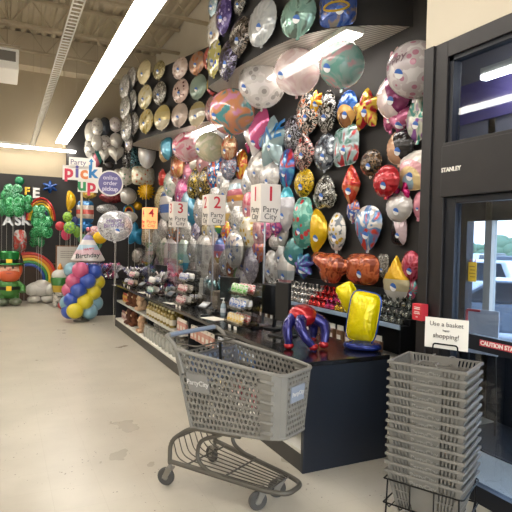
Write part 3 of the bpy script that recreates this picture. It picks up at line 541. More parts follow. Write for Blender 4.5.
# ------------------------------------------------------------------ materials
BLACK = mat('black_laminate', '#15171b', .38, var=(3, '#111318'))
DARKWALL = mat('black_display_wall', '#2b2928', .7, var=(1.2, '#262423'))
DARKFRAME = mat('dark_bronze_frame', '#272526', .42, .25, var=(6, '#232122'))
NAVYFRAME = mat('dark_door_frame', '#1d2027', .35, .3)
BEIGE = mat('cream_paint', '#c6bdaa', .8, var=(.8, '#c1b7a3'))
DECK = mat('painted_steel_deck', '#a99c84', .7, var=(.7, '#a09378'))
STEEL = mat('painted_steel', '#aa9c82', .6, var=(3, '#9d8f76'))
SHELFW = mat('white_shelf', '#d9d6cc', .45)
GREYP = mat('grey_plastic', '#7a776f', .48, var=(9, '#74716a'))
GREYB = mat('basket_grey_plastic', '#74716a', .5, var=(9, '#6e6b64'))
FRAMEM = mat('grey_powder_coat', '#5c5850', .45, .5)
RUBBER = mat('grey_rubber', '#403e3b', .6)
CHROME = mat('chrome', '#c9c9c9', .2, 1.)
WIREM = mat('black_wire', '#191919', .35, .6)
WHITE = mat('white_card', '#e6e2d8', .6)
INK = mat('grey_ink', '#55524f', .6)
RED = mat('red_ink', '#c2263a', .5)
LAMP = mat('fluorescent_tube_cover', '#ffffff', .4, emit='#fff8ee', es=9.)
CLEAR = None
def glass(name, tint, refl, rough=.02):
    m = bpy.data.materials.new(name); m.use_nodes = True; nt = m.node_tree; nt.nodes.clear()
    o = nt.nodes.new('ShaderNodeOutputMaterial'); mx = nt.nodes.new('ShaderNodeMixShader')
    t = nt.nodes.new('ShaderNodeBsdfTransparent'); t.inputs['Color'].default_value = lin(tint)
    g = nt.nodes.new('ShaderNodeBsdfGlossy'); g.inputs['Roughness'].default_value = rough
    lw = nt.nodes.new('ShaderNodeLayerWeight'); lw.inputs['Blend'].default_value = .5
    pw = nt.nodes.new('ShaderNodeMath'); pw.operation = 'POWER'; pw.inputs[1].default_value = 4.; nt.links.new(lw.outputs['Facing'], pw.inputs[0])
    f = nt.nodes.new('ShaderNodeMath'); f.operation = 'MULTIPLY_ADD'; f.inputs[1].default_value = .6; f.inputs[2].default_value = refl; nt.links.new(pw.outputs[0], f.inputs[0])
    nt.links.new(f.outputs[0], mx.inputs[0]); nt.links.new(t.outputs[0], mx.inputs[1]); nt.links.new(g.outputs[0], mx.inputs[2])
    nt.links.new(mx.outputs[0], o.inputs['Surface']); return m
PANE = glass('door_glass', '#e4ebf3', .05)
ACRYL = glass('clear_acrylic', '#eef0f2', .035, .03)

def floor_mat():
    m = bpy.data.materials.new('speckled_vinyl_floor'); m.use_nodes = True; nt = m.node_tree; L = nt.links.new; b = nt.nodes['Principled BSDF']
    tc = nt.nodes.new('ShaderNodeTexCoord')
    n = nt.nodes.new('ShaderNodeTexNoise'); n.inputs['Scale'].default_value = 1.6; n.inputs['Detail'].default_value = 6
    r = nt.nodes.new('ShaderNodeValToRGB'); r.color_ramp.elements[0].color = lin('#b3ac9d'); r.color_ramp.elements[1].color = lin('#c2bbac')
    r.color_ramp.elements[0].position = .35; r.color_ramp.elements[1].position = .65
    L(tc.outputs['Object'], n.inputs['Vector']); L(n.outputs['Fac'], r.inputs['Fac'])
    v = nt.nodes.new('ShaderNodeTexVoronoi'); v.inputs['Scale'].default_value = 26; v.inputs['Randomness'].default_value = 1
    L(tc.outputs['Object'], v.inputs['Vector'])
    n3 = nt.nodes.new('ShaderNodeTexNoise'); n3.inputs['Scale'].default_value = 5; n3.inputs['Detail'].default_value = 3; L(tc.outputs['Object'], n3.inputs['Vector'])
    ml = nt.nodes.new('ShaderNodeMapRange'); ml.inputs['From Min'].default_value = .42; ml.inputs['From Max'].default_value = .7; ml.inputs['To Min'].default_value = 0; ml.inputs['To Max'].default_value = .2
    L(n3.outputs['Fac'], ml.inputs['Value'])
    lt = nt.nodes.new('ShaderNodeMath'); lt.operation = 'LESS_THAN'; L(v.outputs['Distance'], lt.inputs[0]); L(ml.outputs['Result'], lt.inputs[1])
    mx = nt.nodes.new('ShaderNodeMix'); mx.data_type = 'RGBA'; L(lt.outputs[0], mx.inputs['Factor']); L(r.outputs['Color'], mx.inputs['A']); mx.inputs['B'].default_value = lin('#766d5e')
    br = nt.nodes.new('ShaderNodeTexBrick'); br.offset = 0; br.inputs['Scale'].default_value = 1; br.inputs['Brick Width'].default_value = .305; br.inputs['Row Height'].default_value = .305
    br.inputs['Mortar Size'].default_value = .0012; br.inputs['Color1'].default_value = (1, 1, 1, 1); br.inputs['Color2'].default_value = (.985, .985, .985, 1); br.inputs['Mortar'].default_value = (.86, .85, .83, 1)
    L(tc.outputs['Object'], br.inputs['Vector'])
    m2 = nt.nodes.new('ShaderNodeMix'); m2.data_type = 'RGBA'; m2.blend_type = 'MULTIPLY'; m2.inputs['Factor'].default_value = 1
    L(mx.outputs['Result'], m2.inputs['A']); L(br.outputs['Color'], m2.inputs['B']); L(m2.outputs['Result'], b.inputs['Base Color'])
    rr = nt.nodes.new('ShaderNodeMapRange'); rr.inputs['To Min'].default_value = .2; rr.inputs['To Max'].default_value = .42; L(n.outputs['Fac'], rr.inputs['Value']); L(rr.outputs['Result'], b.inputs['Roughness'])
    return m
def ribbed_mat():
    m = bpy.data.materials.new('ribbed_white_panel'); m.use_nodes = True; nt = m.node_tree; L = nt.links.new; b = nt.nodes['Principled BSDF']
    tc = nt.nodes.new('ShaderNodeTexCoord'); w = nt.nodes.new('ShaderNodeTexWave'); w.inputs['Scale'].default_value = 7; w.bands_direction = 'Y'
    r = nt.nodes.new('ShaderNodeValToRGB'); r.color_ramp.elements[0].color = lin('#8c8880'); r.color_ramp.elements[1].color = lin('#d8d4ca')
    L(tc.outputs['Object'], w.inputs['Vector']); L(w.outputs['Fac'], r.inputs['Fac']); L(r.outputs['Color'], b.inputs['Base Color']); b.inputs['Roughness'].default_value = .5
    return m
# ------------------------------------------------------------------ camera
cam = bpy.data.cameras.new('camera'); cam.sensor_fit = 'HORIZONTAL'; cam.sensor_width = 36; cam.lens = 36*520/512; cam.clip_start = .05
co = bpy.data.objects.new('camera', cam); COL.objects.link(co)
yaw, pitch, roll = radians(26.0), radians(1.47), radians(1.3)
fw = Vector((sin(yaw)*cos(pitch), cos(yaw)*cos(pitch), -sin(pitch))); r0 = Vector((cos(yaw), -sin(yaw), 0)); u0 = r0.cross(fw)
rt = r0*cos(roll)+u0*sin(roll); up = rt.cross(fw)
Mc = Matrix(((rt.x, up.x, -fw.x, 0), (rt.y, up.y, -fw.y, 0), (rt.z, up.z, -fw.z, 1.68), (0, 0, 0, 1)))
co.matrix_world = Mc; S.camera = co
# ------------------------------------------------------------------ the setting
ZC, ZD, WX, FY = 4.01, 6.95, 3.9, 15.3
LX, BY = -8.5, -4.
EX = 9.
struct(new_obj('floor', B(LX, WX, BY, FY+.1, -.1, 0), floor_mat(), smooth=False))
# corrugated roof deck, ribs running away from the camera
bm = bmesh.new(); x = LX; prev = None; prof = []
while x < WX+.3:
    prof += [(x, ZD), (x+.09, ZD), (x+.12, ZD+.06), (x+.21, ZD+.06)]; x += .24
a = [bm.verts.new((px, BY, pz)) for px, pz in prof]; b_ = [bm.verts.new((px, FY+.2, pz)) for px, pz in prof]
for i in range(len(prof)-1): bm.faces.new((a[i], a[i+1], b_[i+1], b_[i]))
struct(new_obj('ceiling', bm, DECK, smooth=False, solid=.02))
jn = 0
for jy in (-1.2, .8, 2.8, 4.8, 6.8, 8.7, 10.6, 12.6, 14.3):
    bm = bmesh.new(); zb = 6.3; zt = ZD-.03
    for yy in (-.03, .03):
        box(bm, LX, WX, jy+yy-.02, jy+yy+.02, zb, zb+.05); box(bm, LX, WX, jy+yy-.02, jy+yy+.02, zt-.06, zt)
    x = LX+.2; k = 0
    while x < WX-.8:
        tube(bm, [(x, jy, zb+.03), (x+.42, jy, zt-.03)], .012, 6); tube(bm, [(x+.42, jy, zt-.03), (x+.84, jy, zb+.03)], .012, 6); x += .84
    jn += 1; struct(new_obj('trim_%d' % jn, bm, STEEL, smooth=False))
TAN = mat('tan_paint', '#a99b82', .85, var=(.6, '#a3957c'))
struct(new_obj('wall_far', B(LX, WX+.2, FY, FY+.1, 0, ZD+.1), TAN, smooth=False))
struct(new_obj('trim_20', B(LX, WX, FY-.5, FY, 6.12, ZD), mat('tan_paint_light', '#b8aa90', .85), smooth=False))
struct(new_obj('trim_21', B(LX, WX, FY-.03, FY, 0, 3.35), DARKWALL, smooth=False))
struct(new_obj('trim_22', B(1.55, WX, FY-.35, FY-.03, 3.48, 4.95), DARKWALL, smooth=False))
struct(new_obj('wall_left', B(LX-.1, LX, BY, FY+.1, 0, ZD+.1), BEIGE, smooth=False))
bm = bmesh.new(); box(bm, WX, WX+.1, 3.8, FY+.1, 0, ZC); struct(new_obj('wall_right', bm, DARKWALL, smooth=False))
struct(new_obj('trim_23', B(WX+.0, WX+.1, 2.9, FY+.1, 5.5, ZD+.1), BEIGE, smooth=False))
struct(new_obj('trim_24', B(WX+.0, WX+.1, 2.9, FY+.1, ZC, 5.5), DARKWALL, smooth=False))
# back wall of the shop with its wide shop window
bm = bmesh.new(); box(bm, LX, -3.5, BY-.1, BY, 0, ZD); box(bm, -3.5, 2.8, BY-.1, BY, 3.2, ZD); box(bm, -3.5, 2.8, BY-.1, BY, 0, .25)
struct(new_obj('wall_back', bm, BEIGE, smooth=False))
# curved display soffits hung above the balloon wall
def soffit(name, P, z0, z1, yend):
    P = [(WX-.001, P[0][1])]+P[1:]+[(P[-1][0]+.03, P[-1][1]+.12), (P[-1][0]+.15, P[-1][1]+.25), (WX-.001, yend)]
    bm = bmesh.new(); lo = [bm.verts.new((x, y, z0)) for x, y in P]; hi = [bm.verts.new((x, y, z1)) for x, y in P]
    for i in range(len(P)-1): bm.faces.new((lo[i], lo[i+1], hi[i+1], hi[i]))
    bm.faces.new(hi)
    struct(new_obj(name, bm, DARKWALL, smooth=True))
    bm = bmesh.new(); lo = [bm.verts.new((x+.01, y, z0+.02)) for x, y in P]; bm.faces.new(lo); struct(new_obj(name.replace('trim', 'ceiling'), bm, ribbed_mat(), smooth=False))
PC = [(3.9,4.316),(3.664,4.404),(3.446,4.528),(3.266,4.655),(3.163,4.786),(3.03,5.0),(2.93,5.25),(2.87,5.55),(2.844,5.903),(2.80,6.35),(2.765,7.16),(2.76,7.4)]
PB = [(3.9,8.35),(3.639,9.184),(3.526,9.632),(3.237,10.658),(3.0,11.5),(2.855,12.157),(2.79,12.9)]
soffit('trim_30', PC, ZC, 5.55, 8.2); soffit('trim_31', PB, ZC, 5.45, 13.6)
# ------------------------------------------------------------------ entrance box at the right
DX, DE = 2.8, 2.955
struct(new_obj('wall_entrance', B(DX, DX+.12, BY, DE, 3.13, ZD), BEIGE, smooth=False))
bm = bmesh.new()   # the side of the entrance box runs back behind the column to the shop front
for (x0, y0), (x1, y1) in (((DX+.06, DE-.02), (WX+.02, 3.78)),):
    a = [bm.verts.new(p) for p in ((x0, y0, 0), (x1, y1, 0), (x1, y1, ZD), (x0, y0, ZD))]; bm.faces.new(a)
struct(new_obj('wall_vestibule', bm, DARKWALL, smooth=False, solid=.04))
fr = bmesh.new()
box(fr, DX, DX+.14, 2.74, DE, 0, 3.13)                # column
box(fr, DX-.015, DX, 2.86, DE, 0, 3.13)              # raised outer strip of it
box(fr, DX, DX+.14, BY, 2.74, 3.015, 3.13)           # head
box(fr, DX-.03, DX+.14, BY, 2.74, 2.03, 2.385)       # door operator band
box(fr, DX-.015, DX+.0, BY, 2.74, 2.385, 2.41)
struct(new_obj('trim_40', fr, DARKFRAME, smooth=False, bev=.004))
w1 = struct(new_obj('window_1', B(DX+.05, DX+.062, BY, 2.74, 2.385, 3.015), PANE, smooth=False))
bm = bmesh.new(); box(bm, DX+.02, DX+.09, 2.70, 2.74, 2.385, 3.015); box(bm, DX+.02, DX+.09, BY, 2.74, 2.985, 3.015); box(bm, DX+.02, DX+.09, BY, 2.74, 2.385, 2.41)
struct(new_obj('window_frame', bm, NAVYFRAME, w1, smooth=False))
bm = bmesh.new(); box(bm, DX+.02, DX+.08, 2.645, 2.74, .0, 2.03); box(bm, DX+.02, DX+.08, .9, 2.645, 1.985, 2.03); box(bm, DX+.02, DX+.08, .9, 1.0, 0, 1.985)
d1 = struct(new_obj('door_1', bm, NAVYFRAME, smooth=False, bev=.004))
bm = bmesh.new(); box(bm, DX+.03, DX+.075, 1.0, 2.645, 1.0, 1.1); struct(new_obj('push_rail', bm, NAVYFRAME, d1, smooth=False))
bm = bmesh.new(); box(bm, DX+.02, DX+.08, 1.0, 2.645, 0, .115); struct(new_obj('bottom_rail', bm, NAVYFRAME, d1, smooth=False))
struct(new_obj('glass_pane', B(DX+.045, DX+.055, 1.0, 2.645, 1.1, 1.985), PANE, d1, smooth=False))
struct(new_obj('lower_glass_pane', B(DX+.045, DX+.055, 1.0, 2.645, .115, 1.0), PANE, d1, smooth=False))
bm = bmesh.new(); box(bm, DX+.025, DX+.03, 1.62, 2.41, 1.037, 1.077); q = struct(new_obj('warning_strip', bm, mat('red_decal', '#c43a4a', .4), d1, smooth=False))
struct(text_obj('CAUTION STAND BACK', .038, WHITE, frame_M((DX+.0235, 2.403, 1.057), (0, -1, 0), (0, 0, 1)), d1, bold=.001, align='LEFT'))
struct(text_obj('STANLEY', .042, WHITE, frame_M((DX-.032, 2.735, 2.215), (0, -1, 0), (0, 0, 1)), bpy.data.objects['trim_40'], bold=.001, align='LEFT'))
# shop front beyond the entrance box, and the car park
bm = bmesh.new()
OXF = 4.3
box(bm, OXF, OXF+.1, BY, 5., 1.95, 2.2); box(bm, OXF, OXF+.1, BY, 5., 0, .7)
for yy in (3.93, 2.55, 1.5, .3): box(bm, OXF, OXF+.1, yy-.06, yy+.06, .12, 1.95)
struct(new_obj('wall_front', bm, NAVYFRAME, smooth=False))
struct(new_obj('wall_over_door', B(OXF, OXF+.1, BY, 5., 2.2, ZD), mat('grey_lilac_paint', '#8c8a96', .7), smooth=False))
struct(new_obj('trim_42', B(OXF-.03, OXF, BY, 4.9, 2.95, 3.35), mat('purple_band', '#6a5fa0', .6), smooth=False))
bm = bmesh.new(); box(bm, OXF, OXF+.08, 3.57, 3.65, 0, 3.0); struct(new_obj('trim_41', bm, mat('pale_mullion', '#c9c4b6', .5), smooth=False))
struct(new_obj('window_2', B(OXF+.045, OXF+.055, BY, 5., .12, 1.95), PANE, smooth=False))
bm = bmesh.new(); box(bm, DX+.14, OXF, BY, 2.9, 3.35, 3.4); struct(new_obj('ceiling_vestibule', bm, mat('vestibule_ceiling', '#8a8a94', .7), smooth=False))
struct(new_obj('floor_vestibule', B(WX, OXF+.2, BY, 5., -.1, 0.), bpy.data.materials['speckled_vinyl_floor'], smooth=False))
struct(new_obj('ground', B(OXF+.2, 160, -90, 180, -.64, -.54), mat('asphalt', '#b4b4b4', .85, var=(2, '#a8a8a9')), smooth=False))

# ------------------------------------------------------------------ lamps
def lamp(label, x0, x1, y0, y1, z, cat='ceiling light', group=None):
    t = thing('ceiling_light', label, cat, ((x0+x1)/2, (y0+y1)/2, z), 0, group)
    hx, hy = (x1-x0)/2, (y1-y0)/2
    bm = bmesh.new(); prism_pts = None
    box(bm, -hx*.75, hx*.75, -hy, hy, .045, .11); 
    new_obj('housing', bm, mat('white_enamel', '#e8e4da', .4), t, smooth=False)
    bm = bmesh.new()
    box(bm, -hx, hx, -hy+.01, hy-.01, -.0, .045); new_obj('diffuser', bm, LAMP, t, smooth=False, bev=.008)
    lng = hy if hy > hx else hx
    n = max(2, int(lng*2/2.4))
    for i in range(n):
        q = -lng+.3+(2*lng-.6)*i/(n-1)
        p = (0, q) if hy > hx else (q, 0)
        bm = bmesh.new(); tube(bm, [(p[0], p[1], .11), (p[0], p[1], ZD-z)], .006, 6); new_obj('hanger', bm, STEEL, t)
    return t
lamp('long fluorescent ceiling light hanging over the aisle by the checkout', 1.245, 1.525, -2.4, 14.85, 4.2)
lamp('crosswise fluorescent ceiling light along the far wall', -7.5, 1.75, 14.78, 14.98, 4.0)
lamp('long fluorescent ceiling light over the left aisle', -2.1, -1.85, -2, 14.2, 4.2)
lamp('long fluorescent ceiling light over the farthest left aisle', -5.6, -5.35, -2, 14.2, 4.2)
def strip(label, pts_c, L, z, ang):
    t = thing('ceiling_light', label, 'ceiling light', pts_c+(z,), ang)
    bm = bmesh.new(); box(bm, -.12, .12, -L/2, L/2, -.03, .02); new_obj('housing', bm, mat('white_enamel', '#e8e4da', .4), t, smooth=False)
    bm = bmesh.new(); box(bm, -.1, .1, -L/2+.02, L/2-.02, -.05, -.03); new_obj('diffuser', bm, LAMP, t, smooth=False)
strip('fluorescent strip under the near curved panel above the balloon wall', (3.4, 5.6), 1.9, ZC, 0)
strip('fluorescent strip under the middle curved panel above the balloon wall', (3.72, 10.3), 1.5, ZC, 0.1)
t = lamp('added fluorescent light brightening the entrance box, seen through the upper window', 3.98, 4.06, .6, 3.5, 3.24)  # added lamp: lifts the dark entrance box, gives a bright line in the transom
for c in t.children:
    if c.name.startswith('hanger'): c.scale = (1, 1, .01); c.location.z = .1
# wire cable ladder
t = thing('cable_ladder', 'narrow white wire ladder tray running along the ceiling left of the light', 'cable tray', (0.665, 0, 4.05))
for s, nm in ((-.053, 'side_rail'), (.053, 'side_rail')):
    bm = bmesh.new(); box(bm, s-.006, s+.006, 2, FY-.05, -.01, .01); new_obj(nm, bm, mat('white_enamel', '#e8e4da', .4), t, smooth=False)
bm = bmesh.new(); y = 2.1
while y < FY-.1:
    box(bm, -.053, .053, y-.006, y+.006, -.005, .005); y += .1
r_ = new_obj('rungs', bm, mat('white_enamel', '#e8e4da', .4), t, smooth=False); r_['label'] = 'close set cross wires'; r_['kind'] = 'stuff'
for y in (2.6, 5.5, 8.5, 11.5, 14.5):
    bm = bmesh.new(); tube(bm, [(0, y, 0), (0, y, ZD-4.05)], .004, 6); new_obj('hanger', bm, STEEL, t)
# air unit
t = thing('air_vent', 'boxy ceiling air unit with a dark grille high at the far left', 'air vent', (-.45, 12.6, 5.15))
bm = bmesh.new(); box(bm, -.7, .72, -.6, .6, 0, .5); new_obj('housing', bm, mat('white_enamel', '#e8e4da', .4), t, smooth=False, bev=.02)
bm = bmesh.new(); box(bm, -.6, .66, -.63, -.6, .16, .36); new_obj('grille', bm, mat('grille_dark', '#6c675e', .6), t, smooth=False)
bm = bmesh.new(); box(bm, -.7, .74, -.66, .6, .42, .47); new_obj('ledge', bm, STEEL, t, smooth=False)
for x in (-.5, .5):
    bm = bmesh.new(); tube(bm, [(x, 0, .5), (x, 0, ZD-5.15)], .012, 6); new_obj('hanger', bm, STEEL, t)

# ------------------------------------------------------------------ world
w = bpy.data.worlds.new('sky'); S.world = w; w.use_nodes = True; nt = w.node_tree
bg = nt.nodes['Background']; bg.inputs['Strength'].default_value = 3.4
tc = nt.nodes.new('ShaderNodeTexCoord'); sp = nt.nodes.new('ShaderNodeSeparateXYZ'); rp = nt.nodes.new('ShaderNodeValToRGB')
rp.color_ramp.elements[0].position = .45; rp.color_ramp.elements[0].color = (.5, .56, .62, 1)
rp.color_ramp.elements[1].position = .5; rp.color_ramp.elements[1].color = (.97, .99, 1, 1)
e = rp.color_ramp.elements.new(.8); e.color = (.72, .84, 1, 1)
mp = nt.nodes.new('ShaderNodeMapRange'); mp.inputs['From Min'].default_value = -1
nt.links.new(tc.outputs['Generated'], sp.inputs[0]); nt.links.new(sp.outputs['Z'], mp.inputs['Value']); nt.links.new(mp.outputs['Result'], rp.inputs['Fac']); nt.links.new(rp.outputs['Color'], bg.inputs['Color'])
S.view_settings.view_transform = 'Standard'; S.view_settings.look = 'None'; S.view_settings.gamma = 1; S.view_settings.use_curve_mapping = False
S.view_settings.exposure = 1.0
# ------------------------------------------------------------------ balloons
def make_balloon(row):
    shape, p, W, H, T, yw, sp_, label, opt, hpx = row
    r = bpy.data.objects
    seed = int(p[0]*131+p[1]*977+p[2]*3571) % 9999
    base = {'round': 'foil_balloon', 'oval': 'foil_balloon', 'oval2': 'foil_balloon', 'bubble': 'bubble_balloon', 'heart': 'heart_balloon', 'star5': 'star_balloon', 'star6': 'star_balloon',
            'sun': 'sun_balloon', 'clover': 'clover_balloon', 'arch': 'rainbow_balloon', 'dino': 'dinosaur_balloon'}.get(shape, 'foil_balloon')
    if shape == 'bubble':
        bm, surf = sphere_bm(H/2); m = pat(sp_, H, 0, .12, .22)
    elif shape == 'arch':
        bm = bmesh.new(); n = len(sp_)-1
        m = [mat('rainbow_'+c, c, .25, .4, .3) for c in sp_[1:]]
        Ro = W/2; Ri = Ro*.42
        for i in range(n):
            q0 = Ri+(Ro-Ri)*(i+.5)/n; pts = [(-q0*cos(pi*k/14), 0, q0*sin(pi*k/14)*H/W*1.7-H*.45) for k in range(15)]
            n0 = len(bm.faces); tube(bm, pts, (Ro-Ri)/n*.62, 8); bm.faces.ensure_lookup_table()
            for f in bm.faces[n0:]: f.material_index = i
        surf = None
    else:
        bm, surf = foil_bm(shape, W, H, T, 9 if hpx > 18 else 6, seed)
        latex = 'foil' not in label and shape in ('round', 'oval')
        m = pat(sp_, H, 0. if latex else .3, .3 if latex else .18)
    o = new_obj(base, bm, m); o.location = p; o.rotation_euler = (0, 0, yw)
    cat = 'balloon'; tag(o, label, cat)
    if shape == 'bubble' and p[1] > 4.4:
        bm = bmesh.new(); tube(bm, [(0, 0, H/2-.01), (0, 0, ZC-p[2]+.015)], .0025, 5); new_obj('hanging_thread', bm, mat('thread_white', '#c8c4bc', .6), o)
    elif abs(yw+.305) < .02 and p[1] < 14.95:
        zb = .82 if (1.45 < p[0] < 2.47 and 11.6 < p[1] < 14.07) else .004
        bm = bmesh.new(); tube(bm, [(0, 0, -H*.45), (0, 0, zb-p[2])], .003, 5); new_obj('string', bm, mat('thread_white', '#c8c4bc', .6), o)
    if surf is None: return o
    if shape not in ('sun', 'arch', 'tuft', 'crab', 'dino') and hpx >= 13:
        bm = bmesh.new(); z0 = -H/2
        if shape in ('round', 'oval', 'bubble', 'tear', 'heart', 'leaf', 'banana', 'vase'):
            zz = z0 if shape != 'bubble' else z0*1.04
            a = [(-.018, zz+.012), (.018, zz+.012), (.026, zz-.03), (.0, zz-.036), (-.026, zz-.03)]
            prism(bm, a, -.004, .004); new_obj('filling_neck', bm, m, o, smooth=False)
        else: bm.free()
    if hpx >= 16 and shape not in ('tuft', 'dino') and p[1] < 13:
        rad = min(.045, .12*min(W, H))
        disc_on(surf, W*.1, -H*.17, rad, [mat('sticker_blue', '#2f62b4', .4), mat('sticker_white', '#e8e8e8', .4)], o)
    if 'txt' in opt:
        s, c, k = opt['txt']; n = max(len(q) for q in s.split('\n'))
        text_on(surf, s, W*k*1.9/n*1.0, c, o, cz=H*.1, slant=.12)
    if 'bow' in opt:
        bm = bmesh.new()
        for sx in (-1, 1):
            b2, _ = foil_bm('heart', W*.5, H*.36, .035, 6, 3); merge(bm, b2, Matrix.Translation((sx*W*.27, -.02, H*.55)) @ Matrix.Rotation(sx*pi/2.3, 4, 'Y'))
        ellip(bm, (0, -.04, H*.53), .035, .04, .035); q = new_obj('bow', bm, pat(('s', opt['bow']), .2), o); q['label'] = 'magenta foil bow'
    if 'ring' in opt:
        bm = bmesh.new(); pts = [(W*.34*cos(k*pi/10), surf(W*.34*cos(k*pi/10), H*.12*sin(k*pi/10)-H*.06), H*.12*sin(k*pi/10)-H*.06) for k in range(20)]
        tube(bm, pts, .012, 6, True); q = new_obj('ring', bm, mat('ring_gold', opt['ring'], .3, .5), o); q['label'] = 'printed gold ring'
    return o
for row in BALLOONS: make_balloon(row)
# stick under the silver birthday balloon
# ------------------------------------------------------------------ checkout counter
CX0, CX1, CY0, CY1, CZ = 1.97, 2.76, 3.2, 10.25, .82
ctr = thing('checkout_counter', 'long black checkout counter with white shelves facing the aisle', 'counter', (CX0, CY0, 0))
def cpart(name, m, *b, bev=.004, parent=ctr):
    x0, x1, y0, y1, z0, z1 = b
    return new_obj(name, B(x0-CX0, x1-CX0, y0-CY0, y1-CY0, z0, z1), m, parent, smooth=False, bev=bev)
TOPM = mat('black_countertop', '#141416', .22, coat=.2, var=(2, '#101012'))
cpart('countertop', TOPM, CX0, CX1, CY0, CY1, .785, CZ)
p_ = cpart('end_panel', mat('daylit_black_laminate', '#141a24', .4), CX0+.01, CX1, CY0+.005, CY0+.04, 0, .785)  # black laminate with the bluish daylight on this end put into its colour
cpart('end_panel', BLACK, CX0+.01, CX1, CY1-.04, CY1-.005, 0, .785)
cpart('back_panel', BLACK, 2.42, 2.45, CY0+.04, CY1-.04, 0, .785)
cpart('kick_plate', mat('dark_kick_plate', '#3a3733', .5, var=(4, '#34312e')), CX0+.015, CX0+.035, CY0+.04, CY1-.04, 0, .135)
q = cpart('shelf', SHELFW, CX0+.01, 2.42, CY0+.04, CY1-.04, .135, .166); q['label'] = 'white lower shelf'
q = cpart('shelf', SHELFW, CX0+.035, 2.42, 6.2, CY1-.04, .485, .51); q['label'] = 'white upper shelf'
for y in (6.18, 8.2): cpart('divider', BLACK, 2.1, 2.42, y, y+.02, .166, .785)
cpart('price_rail', mat('clear_price_rail', '#b8b8b4', .3), CX0+.03, CX0+.036, 6.2, CY1-.04, .48, .515)

def small_mat(n, c, **k): return mat(n+'_'+str(c), c, **k)
def bottle_bm(r, h, neck=.35):
    bm = bmesh.new(); lathe(bm, [(r*.95, 0), (r, h*.04), (r, h*.55), (r*.85, h*.66), (r*neck, h*.78), (r*neck, h*.9)], 14); return bm
def make_bottle(label, group, col, capcol, r, h, gl=False):
    m = mat('tinted_glass_'+col, col, .12, .2 if not gl else .0, .5)
    o = new_obj('bottle', bottle_bm(r, h), m); tag(o, label, 'bottle', group)
    bm = bmesh.new(); lathe(bm, [(r*.42, h*.87), (r*.42, h), (r*.3, h*1.01)], 12); new_obj('cap', bm, mat('cap_'+capcol, capcol, .35, .4), o)
    bm = bmesh.new(); lathe(bm, [(r*1.01, h*.16), (r*1.01, h*.48)], 14); new_obj('paper_label', bm, mat('paperlabel_'+col, '#cfc8b4', .6), o)
    return o
def rep(src, places, labels=None):
    for i, (x, y, z, rz) in enumerate(places):
        o = src if i == 0 else copy_tree(src)
        o.location = (x, y, z); o.rotation_euler = (0, 0, rz)
        if labels: o['label'] = labels[i % len(labels)]
rnd = random.Random(3)
# upper shelf: gold bottles
rep(make_bottle('gold bottle on the upper counter shelf', 'gold bottles on the upper counter shelf', '#8c7838', '#d8cc9c', .048, .22),
    [(2.07+.13*r_, 6.75+.155*k+.05*r_, .51, rnd.random()*6) for k in range(9) for r_ in (0, 1)])
# lower shelf: glass jars
def make_jar():
    o = new_obj('glass_jar', (lambda bm: (lathe(bm, [(.05, 0), (.055, .01), (.055, .13), (.04, .155), (.04, .165)], 16), bm)[1])(bmesh.new()), mat('clear_jar_glass', '#b4b4ac', .08, .1, .6, alpha=.75))
    tag(o, 'clear glass jar with a silver lid on the lower counter shelf', 'jar', 'glass jars on the lower counter shelf')
    bm = bmesh.new(); lathe(bm, [(.045, .165), (.047, .17), (.047, .19), (.03, .195)], 16); new_obj('lid', bm, mat('silver_lid', '#b8b6b0', .3, .8), o)
    return o
rep(make_jar(), [(2.06+.16*r_, 6.2+.17*k+.05*r_, .166, 0) for k in range(12) for r_ in (0, 1)])
def make_plush(col, label, s=1.):
    t = new_obj('plush_toy', (lambda bm: (ellip(bm, (0, 0, .09), .075, .085, .09), bm)[1])(bmesh.new()), mat('plush_'+col, col, .95, bump=(60, .6))); tag(t, label, 'toy')
    bm = bmesh.new(); ellip(bm, (-.03, 0, .205), .06, .066, .058); ellip(bm, (-.03, -.055, .255), .022, .022, .022, 10, 8); ellip(bm, (-.03, .055, .255), .022, .022, .022, 10, 8)
    h = new_obj('head', bm, mat('plush_'+col, col, .95, bump=(60, .6)), t)
    bm = bmesh.new(); ellip(bm, (-.085, 0, .19), .02, .026, .02, 10, 8); new_obj('muzzle', bm, mat('plush_muzzle', '#c9b08c', .9), h)
    for sy in (-1, 1):
        bm = bmesh.new(); ellip(bm, (-.05, sy*.085, .12), .03, .025, .05, 10, 8); new_obj('arm', bm, mat('plush_'+col, col, .95), t)
        bm = bmesh.new(); ellip(bm, (-.07, sy*.055, .03), .05, .032, .03, 10, 8); new_obj('leg', bm, mat('plush_'+col, col, .95), t)
    t.scale = (s, s, s); return t
for (c, lab, x, y, z, s) in (('#5c3420', 'dark brown plush toy on the upper shelf near the far end', 2.1, 9.3, .51, 1.), ('#6c4028', 'brown plush toy leaning beside the dark brown one, upper shelf', 2.12, 9.07, .51, .9),
                          ('#4f2c1c', 'dark brown plush toy on the lower shelf near the far end', 2.1, 9.35, .166, 1.1), ('#64381f', 'reddish brown plush toy on the lower shelf', 2.12, 9.1, .166, 1.),
                          ('#c9a888', 'beige plush toy in a pink wrap on the upper shelf', 2.1, 8.55, .51, 1.05), ('#c4a080', 'beige plush toy beside glass jars on the lower shelf', 2.1, 8.45, .166, 1.05)):
    o = make_plush(c, lab, s); o.location = (x, y, z)
